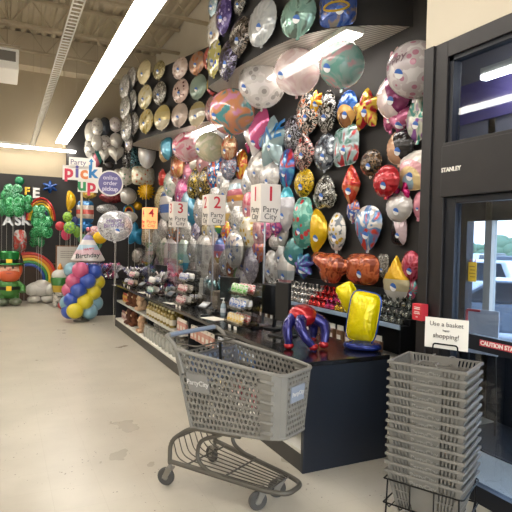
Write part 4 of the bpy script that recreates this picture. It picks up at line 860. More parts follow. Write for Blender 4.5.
def make_pack(label, group, col, col2, w=.11, h=.17, d=.035):
    """flat pouch hanging from a header card, front faces the aisle (-X)"""
    bm = bmesh.new()
    P = [(-.5, 0), (.5, 0), (.5, .75), (-.5, .75)]
    prism(bm, [(x*w, z*h) for x, z in P], -d/2, d/2)
    bmesh.ops.rotate(bm, verts=bm.verts, matrix=Matrix.Rotation(-pi/2, 3, 'Z'))
    o = new_obj('snack_pack', bm, mat('pack_'+col, col, .35, 0, .3), smooth=False, bev=.01); tag(o, label, 'packet', group)
    bm = bmesh.new(); box(bm, -.004, .004, -w/2, w/2, h*.72, h); new_obj('header_card', bm, mat('card_'+col2, col2, .6), o, smooth=False)
    bm = bmesh.new(); box(bm, -d/2-.002, -d/2, -w*.3, w*.3, h*.2, h*.5); new_obj('paper_label', bm, mat('card_'+col2, col2, .6), o, smooth=False)
    return o
k = 0
for c, c2, lab, ys, z in (('#c88c80', '#d8d0c4', 'pink packet standing on the upper shelf near its cut end', [6.25+.12*i for i in range(3)], .51),
                          ('#c99484', '#e0d8cc', 'pink packet hanging below the countertop beyond the shelf end', [5.3+.13*i for i in range(6)], .5),
                          ('#b8a06c', '#d8c8a0', 'tan packet on the lower shelf behind the cart', [4.9+.13*i for i in range(7)], .166),
                          ('#8f3c48', '#d8b8b0', 'dark red packet on the lower shelf at the near end', [3.9+.13*i for i in range(7)], .166),
                          ('#4a6a9c', '#c8ccd4', 'blue packet hanging behind the shopping cart', [4.3+.13*i for i in range(7)], .5),
                          ('#c9b4ac', '#8c5c5c', 'pale packet on the lower shelf by the far end', [9.6+.13*i for i in range(4)], .166),
                          ('#c9a040', '#b0403c', 'yellow and red packet on the upper shelf by the far end', [9.55+.13*i for i in range(4)], .51)):
    rep(make_pack(lab, lab.replace('packet', 'packets', 1), c, c2), [(2.08, y, z, rnd.uniform(-.1, .1)) for y in ys])
# pegs carrying the hanging packets
for y in [5.3+.13*i for i in range(6)]+[4.3+.13*i for i in range(7)]:
    bm = bmesh.new(); tube(bm, [(2.42-CX0, y-CY0, .66), (2.06-CX0, y-CY0, .66)], .004, 6); new_obj('display_peg', bm, CHROME, ctr)

# ------------------------------------------------------------------ registers
SIGNT = mat('sign_acrylic_white', '#e4dcd4', .35)
def register_sign(num, x, y, label, lit=False):
    t = thing('register_sign', label, 'sign', (x, y, CZ))
    m = SIGNT if not lit else mat('lit_sign_acrylic', '#f2b888', .4, emit='#ff9c50', es=.45)
    z0, z1, hx, hy = 1.895-CZ, 2.28-CZ, .115, .12
    bm = bmesh.new(); box(bm, -hx, hx, -hy, hy, z0, z1); new_obj('sign_box', bm, m, t, smooth=False, bev=.004)
    zc = (z0+z1)/2
    text_obj(num, .21, RED, frame_M((0, -hy-.002, zc+.085), (1, 0, 0), (0, 0, 1)), t, bold=.002)
    text_obj('Party\nCity', .085, INK if not lit else RED, frame_M((0, -hy-.002, zc-.105), (1, 0, 0), (0, 0, 1)), t, spacing=.85)
    text_obj(num, .21, RED, frame_M((-hx-.002, 0, zc+.085), (0, -1, 0), (0, 0, 1)), t, bold=.002)
    text_obj('Party\nCity', .085, INK if not lit else RED, frame_M((-hx-.002, 0, zc-.105), (0, -1, 0), (0, 0, 1)), t, spacing=.85)
    bm = bmesh.new(); tube(bm, [(0, 0, .01), (0, 0, z0)], .011, 10); new_obj('pole', bm, mat('brushed_pole', '#b4b4b8', .3, .7), t)
    bm = bmesh.new(); lathe(bm, [(.06, 0), (.06, .008), (.02, .016)], 20); new_obj('base_plate', bm, mat('brushed_pole', '#b4b4b8', .3, .7), t)
    return t
register_sign('1', 2.45, 4.83, 'register number one sign on a slim pole, nearest the camera')
register_sign('2', 2.45, 6.3, 'register number two sign on a slim pole')
register_sign('3', 2.45, 7.82, 'register number three sign on a slim pole')
register_sign('4', 2.45, 9.56, 'glowing orange register number four sign, farthest away', True)
DKP = mat('black_plastic', '#17181b', .35); SCR = mat('screen_black', '#0b0d12', .12)
def monitor(x, y, rz, label, w=.34, h=.3):
    t = thing('register_monitor', label, 'monitor', (x, y, CZ), rz)
    bm = bmesh.new(); box(bm, -.09, .09, -.11, .11, 0, .015); new_obj('base', bm, DKP, t, smooth=False, bev=.004)
    bm = bmesh.new(); tube(bm, [(0, 0, .01), (.02, 0, .16), (0, 0, .24)], .02, 10); new_obj('stand', bm, DKP, t)
    bm = bmesh.new(); box(bm, -.025, .025, -w/2, w/2, .14, .14+h); new_obj('casing', bm, DKP, t, smooth=False, bev=.01)
    bm = bmesh.new(); box(bm, .025, .027, -w/2+.02, w/2-.02, .16, .12+h); new_obj('screen', bm, SCR, t, smooth=False)
    return t
def reader(x, y, rz, label):
    t = thing('card_reader', label, 'card reader', (x, y, CZ), rz)
    bm = bmesh.new(); lathe(bm, [(.05, 0), (.05, .01), (.015, .02), (.015, .1)], 14); new_obj('stand', bm, DKP, t)
    bm = bmesh.new(); box(bm, -.05, .05, -.09, .09, -.012, .012)
    bmesh.ops.rotate(bm, verts=bm.verts, matrix=Matrix.Rotation(radians(-38), 3, 'Y')); bmesh.ops.translate(bm, verts=bm.verts, vec=(0, 0, .12))
    new_obj('casing', bm, DKP, t, smooth=False, bev=.006)
    bm = bmesh.new(); box(bm, -.035, .015, -.07, .07, .013, .015)
    bmesh.ops.rotate(bm, verts=bm.verts, matrix=Matrix.Rotation(radians(-38), 3, 'Y')); bmesh.ops.translate(bm, verts=bm.verts, vec=(0, 0, .12))
    new_obj('screen', bm, mat('reader_screen', '#4a5560', .15), t, smooth=False)
def shield(x, y, label):
    t = thing('counter_shield', label, 'screen', (x, y, CZ))
    bm = bmesh.new(); box(bm, -.004, .004, -.38, .38, .02, .82); new_obj('acrylic_sheet', bm, ACRYL, t, smooth=False)
    bm = bmesh.new(); box(bm, 0, .28, -.384, -.376, .02, .82); new_obj('acrylic_side', bm, ACRYL, t, smooth=False)
    for yy in (-.3, .3):
        bm = bmesh.new(); box(bm, -.05, .05, yy-.02, yy+.02, 0, .02); box(bm, -.012, .012, yy-.02, yy+.02, .02, .05); new_obj('foot', bm, DKP, t, smooth=False)
names = ('first', 'second', 'third', 'fourth')
YS = (4.6, 5.75, 7.1, 8.75)
for n_, y in zip(names, YS):
    monitor(2.46, y, radians(14), 'black register monitor at the %s register' % n_)
    shield(2.3, y+.35, 'clear acrylic counter shield at the %s register' % n_)
    if n_ != 'first': reader(2.12, y-.08, radians(10), 'black card reader at the edge of the counter, %s register' % n_)
monitor(2.34, 4.2, radians(20), 'tall black register screen seen from behind, nearest the red and blue balloon', .16, .36)
def sheet(x, y, rz, label):
    bm = B(-.09, .09, -.14, .14, 0, .003); o = new_obj('paper_sheet', bm, WHITE, smooth=False); o.location = (x, y, CZ); o.rotation_euler = (0, 0, rz); tag(o, label, 'paper')
sheet(2.13, 5.4, .2, 'white paper sheet on the counter below register two'); sheet(2.12, 6.93, .15, 'white paper sheet on the counter below register three'); sheet(2.11, 8.43, .1, 'white paper sheet on the counter below register four')
# hand sanitiser
t = thing('pump_bottle', 'clear pump bottle of hand gel on the counter', 'bottle', (2.33, 5.62, CZ))
bm = bmesh.new(); lathe(bm, [(.03, 0), (.034, .01), (.034, .1), (.028, .13), (.013, .145)], 16); new_obj('bottle_body', bm, mat('gel_bottle', '#a9bcc8', .1, 0, .6, alpha=.8), t)
bm = bmesh.new(); lathe(bm, [(.015, .145), (.015, .165), (.006, .17), (.006, .19), (.012, .195), (.012, .205)], 12); tube(bm, [(0, 0, .2), (-.035, 0, .198)], .005, 8); new_obj('pump', bm, mat('white_pump', '#e4e4e4', .4), t)
bm = bmesh.new(); lathe(bm, [(.0345, .035), (.0345, .085)], 16); new_obj('paper_label', bm, mat('gel_label', '#d8e0e8', .5), t)
# clear tiered racks of sweets and small goods
TRAYM = glass('clear_tray', '#e4e2dc', .08, .08)
def bag(label, group, col, s=1.):
    bm = bmesh.new(); b2, _ = foil_bm('square', .075*s, .1*s, .024*s, 6, int(s*77)); merge(bm, b2, Matrix.Rotation(-pi/2, 4, 'Z') @ Matrix.Rotation(radians(-14), 4, 'X')); bmesh.ops.translate(bm, verts=bm.verts, vec=(0, 0, .052*s))
    o = new_obj('sweet_bag', bm, pat(('n', col, '#d8d4cc', col), .1, .1, .3)); tag(o, label, 'sweets', group); return o
def rack(x0, y0, where, cols, n=5, tiers=3, w_=.19):
    t = thing('sweets_rack', '%s tier clear rack of small goods on the counter edge %s' % ({3: 'three', 2: 'two'}[tiers], where), 'display rack', (x0, y0, CZ))
    bm = bmesh.new(); tube(bm, [(.1, 0, 0), (.1, 0, .15*tiers)], .008, 8); box(bm, .04, .16, -.1, .1, 0, .012); new_obj('post', bm, WIREM, t)
    for j in range(tiers):
        z = .03+.15*j; x = -.02+.02*j; d_ = .11; bm = bmesh.new()
        box(bm, x-d_, x+.09, -w_, w_, z, z+.005); box(bm, x-d_, x-d_+.004, -w_, w_, z, z+.03); box(bm, x+.085, x+.09, -w_, w_, z, z+.09); box(bm, x-d_, x+.09, -w_, -w_+.004, z, z+.05); box(bm, x-d_, x+.09, w_-.004, w_, z, z+.05)
        new_obj('tray', bm, TRAYM, t, smooth=False)
        lv = ('lowest', 'middle' if tiers == 3 else 'upper', 'top')[j]
        for i, (c, cn) in enumerate(cols[j]):
            rep(bag('%s bag in the %s tray of the rack %s' % (cn, lv, where), '%s bags in the %s tray %s' % (cn, lv, where), c), [(x0+x-.065+.075*i, y0-w_+.05+(2*w_-.1)*q/(n-1), CZ+z+.008+.0*i, rnd.uniform(-.25, .25)) for q in range(n)])
    for yy in (-.12, .02):
        bm = bmesh.new(); box(bm, -.14, -.134, yy-.03, yy+.03, -.0, .03); new_obj('price_tag', bm, WHITE, t, smooth=False)
rack(2.2, 4.78, 'beside register one', [(('#d8b020', 'yellow'), ('#b83030', 'red')), (('#2c62b0', 'blue'), ('#d8dce4', 'white')), (('#4fae3c', 'green'), ('#c8404c', 'cherry red'))])
rack(2.18, 6.5, 'by register two', [(('#a04c58', 'rosy'), ('#c8c4c0', 'off white')), (('#a03c50', 'crimson'), ('#8c7c74', 'taupe')), (('#4458a0', 'deep blue'), ('#c8c8cc', 'silvery'))], 5, 3, .17)
rack(2.16, 7.95, 'by register three', [(('#3c8c84', 'teal'), ('#c9c9c9', 'white')), (('#c8c8cc', 'pearly'), ('#4f5c8c', 'slate blue'))], 5, 2, .17)
rack(2.16, 9.35, 'by register four', [(('#b0486c', 'hot pink'), ('#b08c50', 'tan')), (('#c46c84', 'soft pink'), ('#8c8a88', 'grey'))], 5, 2, .17)
# little tiers of goods before registers two to four
def bin_(x, y, label, cols, z=CZ, n=6):
    t = thing('counter_bin', label, 'display bin', (x, y, z))
    bm = bmesh.new(); box(bm, -.1, .1, -.13, .13, 0, .008); box(bm, -.1, -.094, -.13, .13, 0, .07); box(bm, .094, .1, -.13, .13, 0, .12); box(bm, -.1, .1, -.13, -.124, 0, .09); box(bm, -.1, .1, .124, .13, 0, .09)
    new_obj('tray', bm, TRAYM, t, smooth=False)
    bm = bmesh.new(); box(bm, -.104, -.1, -.04, .04, .0, .04); new_obj('price_tag', bm, WHITE, t, smooth=False)
    for i, (c, cn) in enumerate(cols):
        rep(bag('%s small bag in the bin of %s' % (cn, label.split(' bin')[0]), cn+' bags in the '+label[:30], c, 1.25), [(x-.05+.06*i, y-.08+.08*j, z+.009, rnd.uniform(-.3, .3)) for j in range(3)])
bin_(2.4, 6.75, 'blue and pink goods bin between registers two and three', (('#34508c', 'deep blue'), ('#c8b8bc', 'pale pink')), CZ)
bin_(2.42, 7.98, 'teal and white goods bin beside register three', (('#3c8c84', 'teal'), ('#c9c9c9', 'white')), CZ)
bin_(2.42, 9.2, 'pink goods bin beside register four', (('#b0486c', 'hot pink'), ('#d0a0b0', 'soft pink')), CZ)
bin_(2.14, 9.75, 'violet and blue goods bin at the far end of the counter', (('#3c4c94', 'royal blue'), ('#8c7c98', 'violet')), CZ)
# brown boxes, white roll
def carton(x, y, w, d, h, label, col='#8a7a68', z=CZ):
    t = thing('cardboard_box', label, 'box', (x, y, z)); bm = B(-w/2, w/2, -d/2, d/2, 0, h); new_obj('box_body', bm, mat('carton_'+col, col, .7), t, smooth=False, bev=.003)
    bm = B(-w/2-.001, w/2+.001, -.02, .02, h-.06, h+.001); new_obj('tape', bm, mat('tape_tan', '#a89878', .4), t, smooth=False)
carton(2.55, 6.25, .2, .24, .22, 'brown cardboard box on the counter beside register two'); carton(2.56, 7.45, .2, .22, .26, 'brown cardboard box on the counter beside register three')
t = thing('paper_roll', 'upright white paper roll on the counter between registers two and three', 'paper roll', (2.52, 6.98, CZ))
bm = bmesh.new(); lathe(bm, [(.05, 0), (.05, .34), (.02, .34), (.02, .33)], 18); new_obj('roll', bm, WHITE, t)
# ------------------------------------------------------------------ stand-ins on the near counter end
t = thing('foil_balloon', 'plain red and blue foil balloon sculpture standing on the near counter end', 'balloon', (2.24, 3.66, CZ))
RF = pat(('s', '#a81f26'), .4, .45, .25); BF = pat(('s', '#2c2a6c'), .4, .5, .25)
bm = bmesh.new(); ellip(bm, (0.02, .06, .26), .12, .13, .095, 28, 18); new_obj('upper_chamber', bm, RF, t)['label'] = 'red rounded top'
for i, (a, b_, c_, e_) in enumerate((((-.06, .06, .25), (-.15, .02, .19), (-.15, 0, .09), (-.14, 0, .03)), ((-.04, -.02, .24), (-.1, -.1, .2), (-.06, -.14, .1), (-.0, -.15, .04)),
                       ((.09, -.0, .25), (.17, -.06, .2), (.15, -.09, .1), (.13, -.1, .04)), ((.1, .14, .24), (.2, .17, .16), (.2, .17, .08), (.19, .17, .03)))):
    pth = smooth_path([a, b_, c_, e_], .08, 6); bm = bmesh.new(); n_ = len(pth)
    tube(bm, pth, [.05*(1-.35*k/n_) for k in range(n_)], 14); q = new_obj('tube_leg', bm, BF, t); q['label'] = 'blue tube leg'
    bm = bmesh.new(); ellip(bm, e_, .042, .042, .032); new_obj('foot', bm, RF, q)['label'] = 'red foot'
t = thing('foil_balloon', 'plain bright yellow cushion foil balloon on a blue base, near counter end', 'balloon', (2.67, 3.44, CZ), radians(-48))
YF = pat(('s', '#e6d300'), .4, .25, .25); 
b2, sf = foil_bm('square', .235, .4, .075, 10, 5); bmesh.ops.rotate(b2, verts=b2.verts, matrix=Matrix.Rotation(radians(8), 3, 'Y')); bmesh.ops.translate(b2, verts=b2.verts, vec=(0, 0, .27)); new_obj('envelope', b2, YF, t)
bm = bmesh.new(); O = [(x*.25, z*.415) for x, z in outline('square', 48)]; Mr = Matrix.Rotation(radians(8), 3, 'Y')
tube(bm, [Mr @ Vector((x, .0, z))+Vector((0, .012, .27)) for x, z in O], .008, 8, True); new_obj('seam', bm, pat(('s', '#1f4aa0'), .2), t)['label'] = 'blue crimped rim'
bm = bmesh.new()
tube(bm, [(.13*cos(a*pi/10), .075*sin(a*pi/10), .03) for a in range(20)], .028, 12, True); new_obj('base_ring', bm, pat(('s', '#1d2f7c'), .2), t)['label'] = 'shiny blue weight ring'
bm = bmesh.new(); lathe(bm, [(.1, .02), (.1, .05), (.06, .075)], 18); new_obj('base_plug', bm, pat(('s', '#1d2f7c'), .2), t)
t = thing('foil_balloon', 'plain yellow block foil balloon tilted behind the yellow cushion one', 'balloon', (2.74, 3.68, CZ), radians(-48))
b2, sf = foil_bm('square', .17, .26, .06, 9, 8); bmesh.ops.rotate(b2, verts=b2.verts, matrix=Matrix.Rotation(radians(-28), 3, 'Y')); bmesh.ops.translate(b2, verts=b2.verts, vec=(-.03, 0, .4)); new_obj('envelope', b2, YF, t)
bm = bmesh.new(); tube(bm, smooth_path([(0, 0, .02), (.03, 0, .16), (.01, 0, .32)], .08), .022, 10); new_obj('stem', bm, YF, t)
bm = bmesh.new(); lathe(bm, [(.05, 0), (.05, .015), (.02, .025)], 16); new_obj('base', bm, pat(('s', '#1d2f7c'), .2), t)
# small red box by the door frame
t = thing('small_box', 'small red box with white print fixed to the dark door frame', 'box', (2.765, 2.885, 1.14))
bm = B(-.04, .02, -.05, .05, 0, .12); new_obj('box_body', bm, mat('box_red', '#c4303c', .4), t, smooth=False, bev=.003)
bm = bmesh.new()
for z_, w_ in ((.095, .06), (.083, .06), (.062, .05), (.05, .06), (.025, .02)): box(bm, -.0415, -.04, -w_/2, w_/2, z_-.003, z_+.003)
new_obj('printed_lines', bm, WHITE, t, smooth=False)

# ------------------------------------------------------------------ gondola behind the counter
g = thing('shelving_unit', 'low black shelving unit with blue price strips below the balloon wall', 'shelf', (3.6, 3.7, 0))
def gp(name, m, x0, x1, y0, y1, z0, z1): return new_obj(name, B(x0-3.6, x1-3.6, y0-3.7, y1-3.7, z0, z1), m, g, smooth=False)
y0, y1 = 3.92, 7.4
gp('back_panel', BLACK, 3.84, 3.88, y0, y1, 0, 1.2); gp('base', BLACK, 3.5, 3.84, y0, y1, 0, .12)
gp('shelf', BLACK, 3.5, 3.84, y0, y1, .86, .89); gp('shelf', SHELFW, 3.48, 3.84, y0, y1, .48, .51)
gp('price_strip', mat('price_strip_blue', '#8fa4bc', .4), 3.485, 3.5, y0, y1, .86, .905)
gp('riser', BLACK, 3.62, 3.84, y0, y1, .89, .95); gp('riser', BLACK, 3.73, 3.84, y0, y1, .95, 1.02)
for y in (y0, y1-.02, 5.8): gp('upright', BLACK, 3.5, 3.84, y, y+.02, .12, .86)
def weight(label, group, c1, c2):
    bm = bmesh.new(); n = 9
    pr = [(.0, 0), (.035, 0), (.042, .02), (.038, .05), (.012, .075), (.03, .11), (.0, .095)]
    lathe(bm, pr, n)
    for v in bm.verts:
        if v.co.z > .1: v.co.xy *= random.uniform(.6, 1.5); v.co.z += random.uniform(-.01, .02)
    bm2 = bm; o = new_obj('balloon_weight', bm2, pat(('z', c1, c2), .08, .8, .2), smooth=False); tag(o, label, 'balloon weight', group); return o
srcs = {}
spec = lambda y: ('dark', '#2c3430', '#a8aca8') if y < 4.95 else ('gold', '#b08c20', '#e0c850') if y < 5.12 else ('magenta', '#a01c58', '#d85c94') if y < 5.32 else ('red', '#a81c24', '#d8504c') if y < 5.7 else ('silver', '#8c8a88', '#dcdad6')
plc = {}
y = y0+.08
while y < y1-.1:
    for x, z in ((3.56, .89), (3.675, .95), (3.785, 1.02)):
        plc.setdefault(spec(y), []).append((x, y+rnd.uniform(-.01, .01), z, rnd.random()*6))
    y += .098
for sp_, pl in plc.items():
    rep(weight('%s foil balloon weight on the low shelf below the balloons' % sp_[0], '%s foil weights on the low shelf' % sp_[0], sp_[1], sp_[2]), pl)
rep(make_pack('brown party favour packet on the low shelf under the blue strip', 'favour packets under the blue strip', '#7c5c44', '#d8d4cc', .12, .22, .05), [(3.58, 4.35+.17*i, .51, 0) for i in range(17)])
rep(make_pack('tan party favour packet on the bottom of the low shelf', 'favour packets on the bottom of the low shelf', '#8c7458', '#c8c0b4', .13, .24, .05), [(3.6, 4.4+.18*i, .12, 0) for i in range(16)])
# ------------------------------------------------------------------ perforated plastic
def perf(bm, P, nu, nv, fill=.68, mask=None, shape='hex', stagger=True):
    """sheet P(u,v) pierced by staggered holes"""
    cache = {}
    def V(u, v):
        k = (round(u, 5), round(v, 5))
        if k not in cache: cache[k] = bm.verts.new(P(u, v))
        return cache[k]
    for j in range(nv):
        v0, v1 = j/nv, (j+1)/nv; off = .5 if (stagger and j % 2) else 0.
        edges = []
        if off:
            edges.append((0, .5/nu, False)); edges.append((1-.5/nu, 1, False))
        for i in range(nu-(1 if off else 0)): edges.append(((i+off)/nu, (i+1+off)/nu, True))
        for u0, u1, hole in edges:
            um, vm = (u0+u1)/2, (v0+v1)/2
            if hole and mask and not mask(um, vm): hole = False
            if not hole:
                if u1-u0 < .75/nu: bm.faces.new([V(u0, v0), V(u1, v0), V(u1, v1), V(u0, v1)])
                else: bm.faces.new([V(u0, v0), V(um, v0), V(u1, v0), V(u1, v1), V(um, v1), V(u0, v1)])
                continue
            out = [(u1, vm), (u1, v1), (um, v1), (u0, v1), (u0, vm), (u0, v0), (um, v0), (u1, v0)]
            hu, hv = (u1-u0)/2*fill, (v1-v0)/2*fill
            if shape == 'hex': q = [(1, 0), (.62, .78), (0, 1), (-.62, .78), (-1, 0), (-.62, -.78), (0, -1), (.62, -.78)]
            else: q = [(.62, 0), (.62, 1), (0, 1), (-.62, 1), (-.62, 0), (-.62, -1), (0, -1), (.62, -1)]
            inn = [bm.verts.new(P(um+a*hu, vm+b*hv)) for a, b in q]
            ov = [V(*p) for p in out]
            for k in range(8): bm.faces.new((ov[k], ov[(k+1) % 8], inn[(k+1) % 8], inn[k]))
def bil(a, b, c, d):
    a, b, c, d = map(Vector, (a, b, c, d))
    return lambda u, v: (a*(1-u)+b*u)*(1-v)+(d*(1-u)+c*u)*v
# ------------------------------------------------------------------ shopping cart
cart = thing('shopping_cart', 'grey plastic shopping cart standing in the aisle in front of the counter', 'shopping cart', (1.255, 3.53, 0), atan2(-.88, .475))
def ribcol(s, x): return s
xr, xf = .06, .86
TL = lambda s: {'TR': (.06, s*.265, .95), 'TM': (.72, s*.205, .893), 'TC': (.845, s*.17, .883), 'BR': (.165, s*.205, .43), 'BM': (.71, s*.172, .478), 'BC': (.82, s*.14, .488)}
bm = bmesh.new()
for s in (-1, 1):
    c = TL(s)
    perf(bm, bil(c['BR'], c['BM'], c['TM'], c['TR']), 18, 12, .78)
    # stepped solid corner
    n = 5
    a0, a1, b0, b1 = map(Vector, (c['BM'], c['TM'], c['BC'], c['TC']))
    mid = lambda t: ((a0*(1-t)+a1*t)*.45+(b0*(1-t)+b1*t)*.55)+Vector((.012, s*.022, 0))
    prev = None
    for k in range(13):
        t = k/12; row = [bm.verts.new(a0*(1-t)+a1*t), bm.verts.new(mid(t)), bm.verts.new(b0*(1-t)+b1*t)]
        if prev:
            for q in range(2): bm.faces.new((prev[q], prev[q+1], row[q+1], row[q]))
        prev = row
cl, cr = TL(-1), TL(1)
nose_b = lambda s: (.845, s*.11, .489); nose_t = lambda s: (.868, s*.135, .882)
perf(bm, bil(nose_b(-1), nose_b(1), nose_t(1), nose_t(-1)), 8, 11, .66)
for s in (-1, 1):
    c = TL(s); f = [bm.verts.new(p) for p in (c['BC'], nose_b(s), nose_t(s), c['TC'])]; bm.faces.new(f)
perf(bm, bil(cl['BR'], cl['BM'], cr['BM'], cr['BR']), 16, 9, .6)
f = [bm.verts.new(p) for p in (cl['BM'], cl['BC'], nose_b(-1), nose_b(1), cr['BC'], cr['BM'])]; bm.faces.new(f)
perf(bm, bil((.165, -.2, .43), (.165, .2, .43), (.075, .255, .93), (.075, -.255, .93)), 10, 12, .7)
basket = new_obj('basket', bm, GREYP, cart, smooth=False, solid=.008)
# rim and lower edge
bm = bmesh.new()
for zz, pts, r in ((0, [cl['TR'], cl['TM'], cl['TC'], nose_t(-1), nose_t(1), cr['TC'], cr['TM'], cr['TR']], .014),):
    tube(bm, smooth_path(pts, .05, 4), r, 8)
tube(bm, smooth_path([cl['BR'], cl['BM'], cl['BC'], nose_b(-1), nose_b(1), cr['BC'], cr['BM'], cr['BR']], .04, 4), .011, 8)
for c in (cl, cr): tube(bm, [c['BR'], c['TR']], .012, 8)
new_obj('rim', bm, GREYP, basket)
for s in (-1, 1):   # raised bars on the two front corners
    bm = bmesh.new(); c = TL(s); a0, a1, b0, b1 = map(Vector, (c['BM'], c['TM'], c['BC'], c['TC']))
    for k in range(6):
        t = (k+.6)/6.4; A = a0*(1-t)+a1*t; Bq = b0*(1-t)+b1*t
        tube(bm, [A+Vector((.0, s*.004, 0)), A*.55+Bq*.45+Vector((.01, s*.022, 0)), Bq*.7+A*.3+Vector((.01, s*.02, 0))], .014, 6)
    new_obj('corner_ribs', bm, GREYP, basket)
PL = mat('cart_sign_plate', '#7f7d79', .4); PLB = mat('cart_front_plate', '#8f97a4', .4); PTX = mat('plate_lettering', '#c8c6c2', .5)
for s in (-1, 1):
    c = TL(s); F = bil(c['BR'], c['BM'], c['TM'], c['TR']); nrm = Vector((0.06*0, s, .12)).normalized()
    bm = bmesh.new(); f0 = [F(u, v)+nrm*.007 for u, v in ((.1, .5), (.37, .5), (.37, .74), (.1, .74))]; f1 = [p+nrm*.008 for p in f0]
    va = [bm.verts.new(p) for p in f0]; vb = [bm.verts.new(p) for p in f1]; bm.faces.new(vb); bm.faces.new(va[::-1])
    for k in range(4): bm.faces.new((va[k], va[(k+1) % 4], vb[(k+1) % 4], vb[k]))
    new_obj('sign_plate', bm, PL, basket, smooth=False)
    o_ = sum(f1, Vector())/4+nrm*.001; rgt = (f1[1]-f1[0])*(1 if s < 0 else -1); upv = f1[3]-f1[0]; upv = upv-upv.project(rgt)
    text_obj('PartyCity', .047, PTX, frame_M(o_, rgt, upv), basket, bold=.0006)
F = bil(nose_b(-1), nose_b(1), nose_t(1), nose_t(-1))
bm = bmesh.new(); f0 = [F(u, v)+Vector((.007, 0, 0)) for u, v in ((.12, .55), (.72, .55), (.72, .8), (.12, .8))]; f1 = [p+Vector((.008, 0, 0)) for p in f0]
va = [bm.verts.new(p) for p in f0]; vb = [bm.verts.new(p) for p in f1]; bm.faces.new(vb); bm.faces.new(va[::-1])
for k in range(4): bm.faces.new((va[k], va[(k+1) % 4], vb[(k+1) % 4], vb[k]))
q = new_obj('sign_plate', bm, PLB, basket, smooth=False); q['label'] = 'blue grey front plate'
upv = f1[3]-f1[0]; rgt = f1[1]-f1[0]; upv = upv-upv.project(rgt)
text_obj('PartyCity', .036, PTX, frame_M(sum(f1, Vector())/4+Vector((.001, 0, 0)), rgt, upv), basket, bold=.0006)
# handle
HND = mat('blue_grey_handle', '#7c8798', .4)  # grey bar, the blue of the daylight is mixed into its colour
bm = bmesh.new(); tube(bm, [(-.03, -.235, 1.035), (-.03, .235, 1.035)], .017, 12); new_obj('handle', bm, HND, cart)
for s in (-1, 1):
    bm = bmesh.new(); tube(bm, smooth_path([(-.03, s*.23, 1.035), (-.03, s*.265, 1.03), (.03, s*.268, 1.0), (.075, s*.262, .945), (.12, s*.25, .8)], .04), .015, 8)
    new_obj('handle_bracket', bm, GREYP, cart)
# child seat: folded back flap, seat plate, wires
bm = bmesh.new(); perf(bm, bil((.25, -.19, .74), (.25, .19, .74), (.2, .205, .92), (.2, -.205, .92)), 8, 5, .8); tube(bm, smooth_path([(.25, -.19, .74), (.195, -.215, .93), (.195, .215, .93), (.25, .19, .74)], .04), .009, 8)
cs = new_obj('child_seat_back', bm, mat('dark_grey_plastic', '#5c5d62', .45), cart, smooth=False, solid=.006)
bm = bmesh.new(); box(bm, .09, .26, -.18, .18, .745, .757); box(bm, .1, .108, -.18, .18, .757, .9); new_obj('child_seat', bm, mat('blue_grey_seat', '#7d8da6', .4), cart, smooth=False, bev=.004)
bm = bmesh.new()
for z_ in (.985, .94): tube(bm, smooth_path([(-.0, -.225, z_), (.2, -.215, z_-.005), (.2, .215, z_-.005), (0, .225, z_)], .03), .006, 6)
new_obj('seat_wires', bm, FRAMEM, cart)
bm = bmesh.new(); tube(bm, [(.21, .02, .98), (.215, .022, .86), (.235, .01, .74)], .011, 6); new_obj('seat_strap', bm, WIREM, cart)
# undercarriage
bm = bmesh.new()
tube(bm, smooth_path([(0., -.235, .155), (.0, -.24, .17), (.74, -.135, .14), (.86, -.085, .14), (.86, .085, .14), (.74, .135, .14), (0., .24, .17), (0, .235, .155)], .07, 6), .016, 10)
for s in (-1, 1):
    tube(bm, smooth_path([(0, s*.24, .165), (-.0, s*.24, .31), (.15, s*.205, .425), (.55, s*.175, .45)], .07), .015, 10)
    tube(bm, smooth_path([(.4, s*.18, .43), (.22, s*.19, .35), (.2, s*.19, .22), (.3, s*.195, .165), (.42, s*.18, .16)], .08), .014, 10)
new_obj('frame', bm, FRAMEM, cart)
bm = bmesh.new()
for k in range(8):
    y_ = (k-3.5)/3.5; tube(bm, smooth_path([(-.02, y_*.19, .3), (.03, y_*.2, .19), (.12, y_*.19, .165), (.74, y_*.105, .148)], .06), .0042, 6)
tube(bm, [(-.02, -.2, .3), (-.02, .2, .3)], .006, 6)
for x_, h_, z_ in ((.74, .12, .146), (.42, .17, .156), (.12, .22, .165)): tube(bm, [(x_, -h_, z_), (x_, h_, z_)], .006, 6)
for s in (-1, 1): tube(bm, [(-.02, s*.2, .3), (.0, s*.235, .31)], .005, 6)
new_obj('lower_rack', bm, FRAMEM, cart)
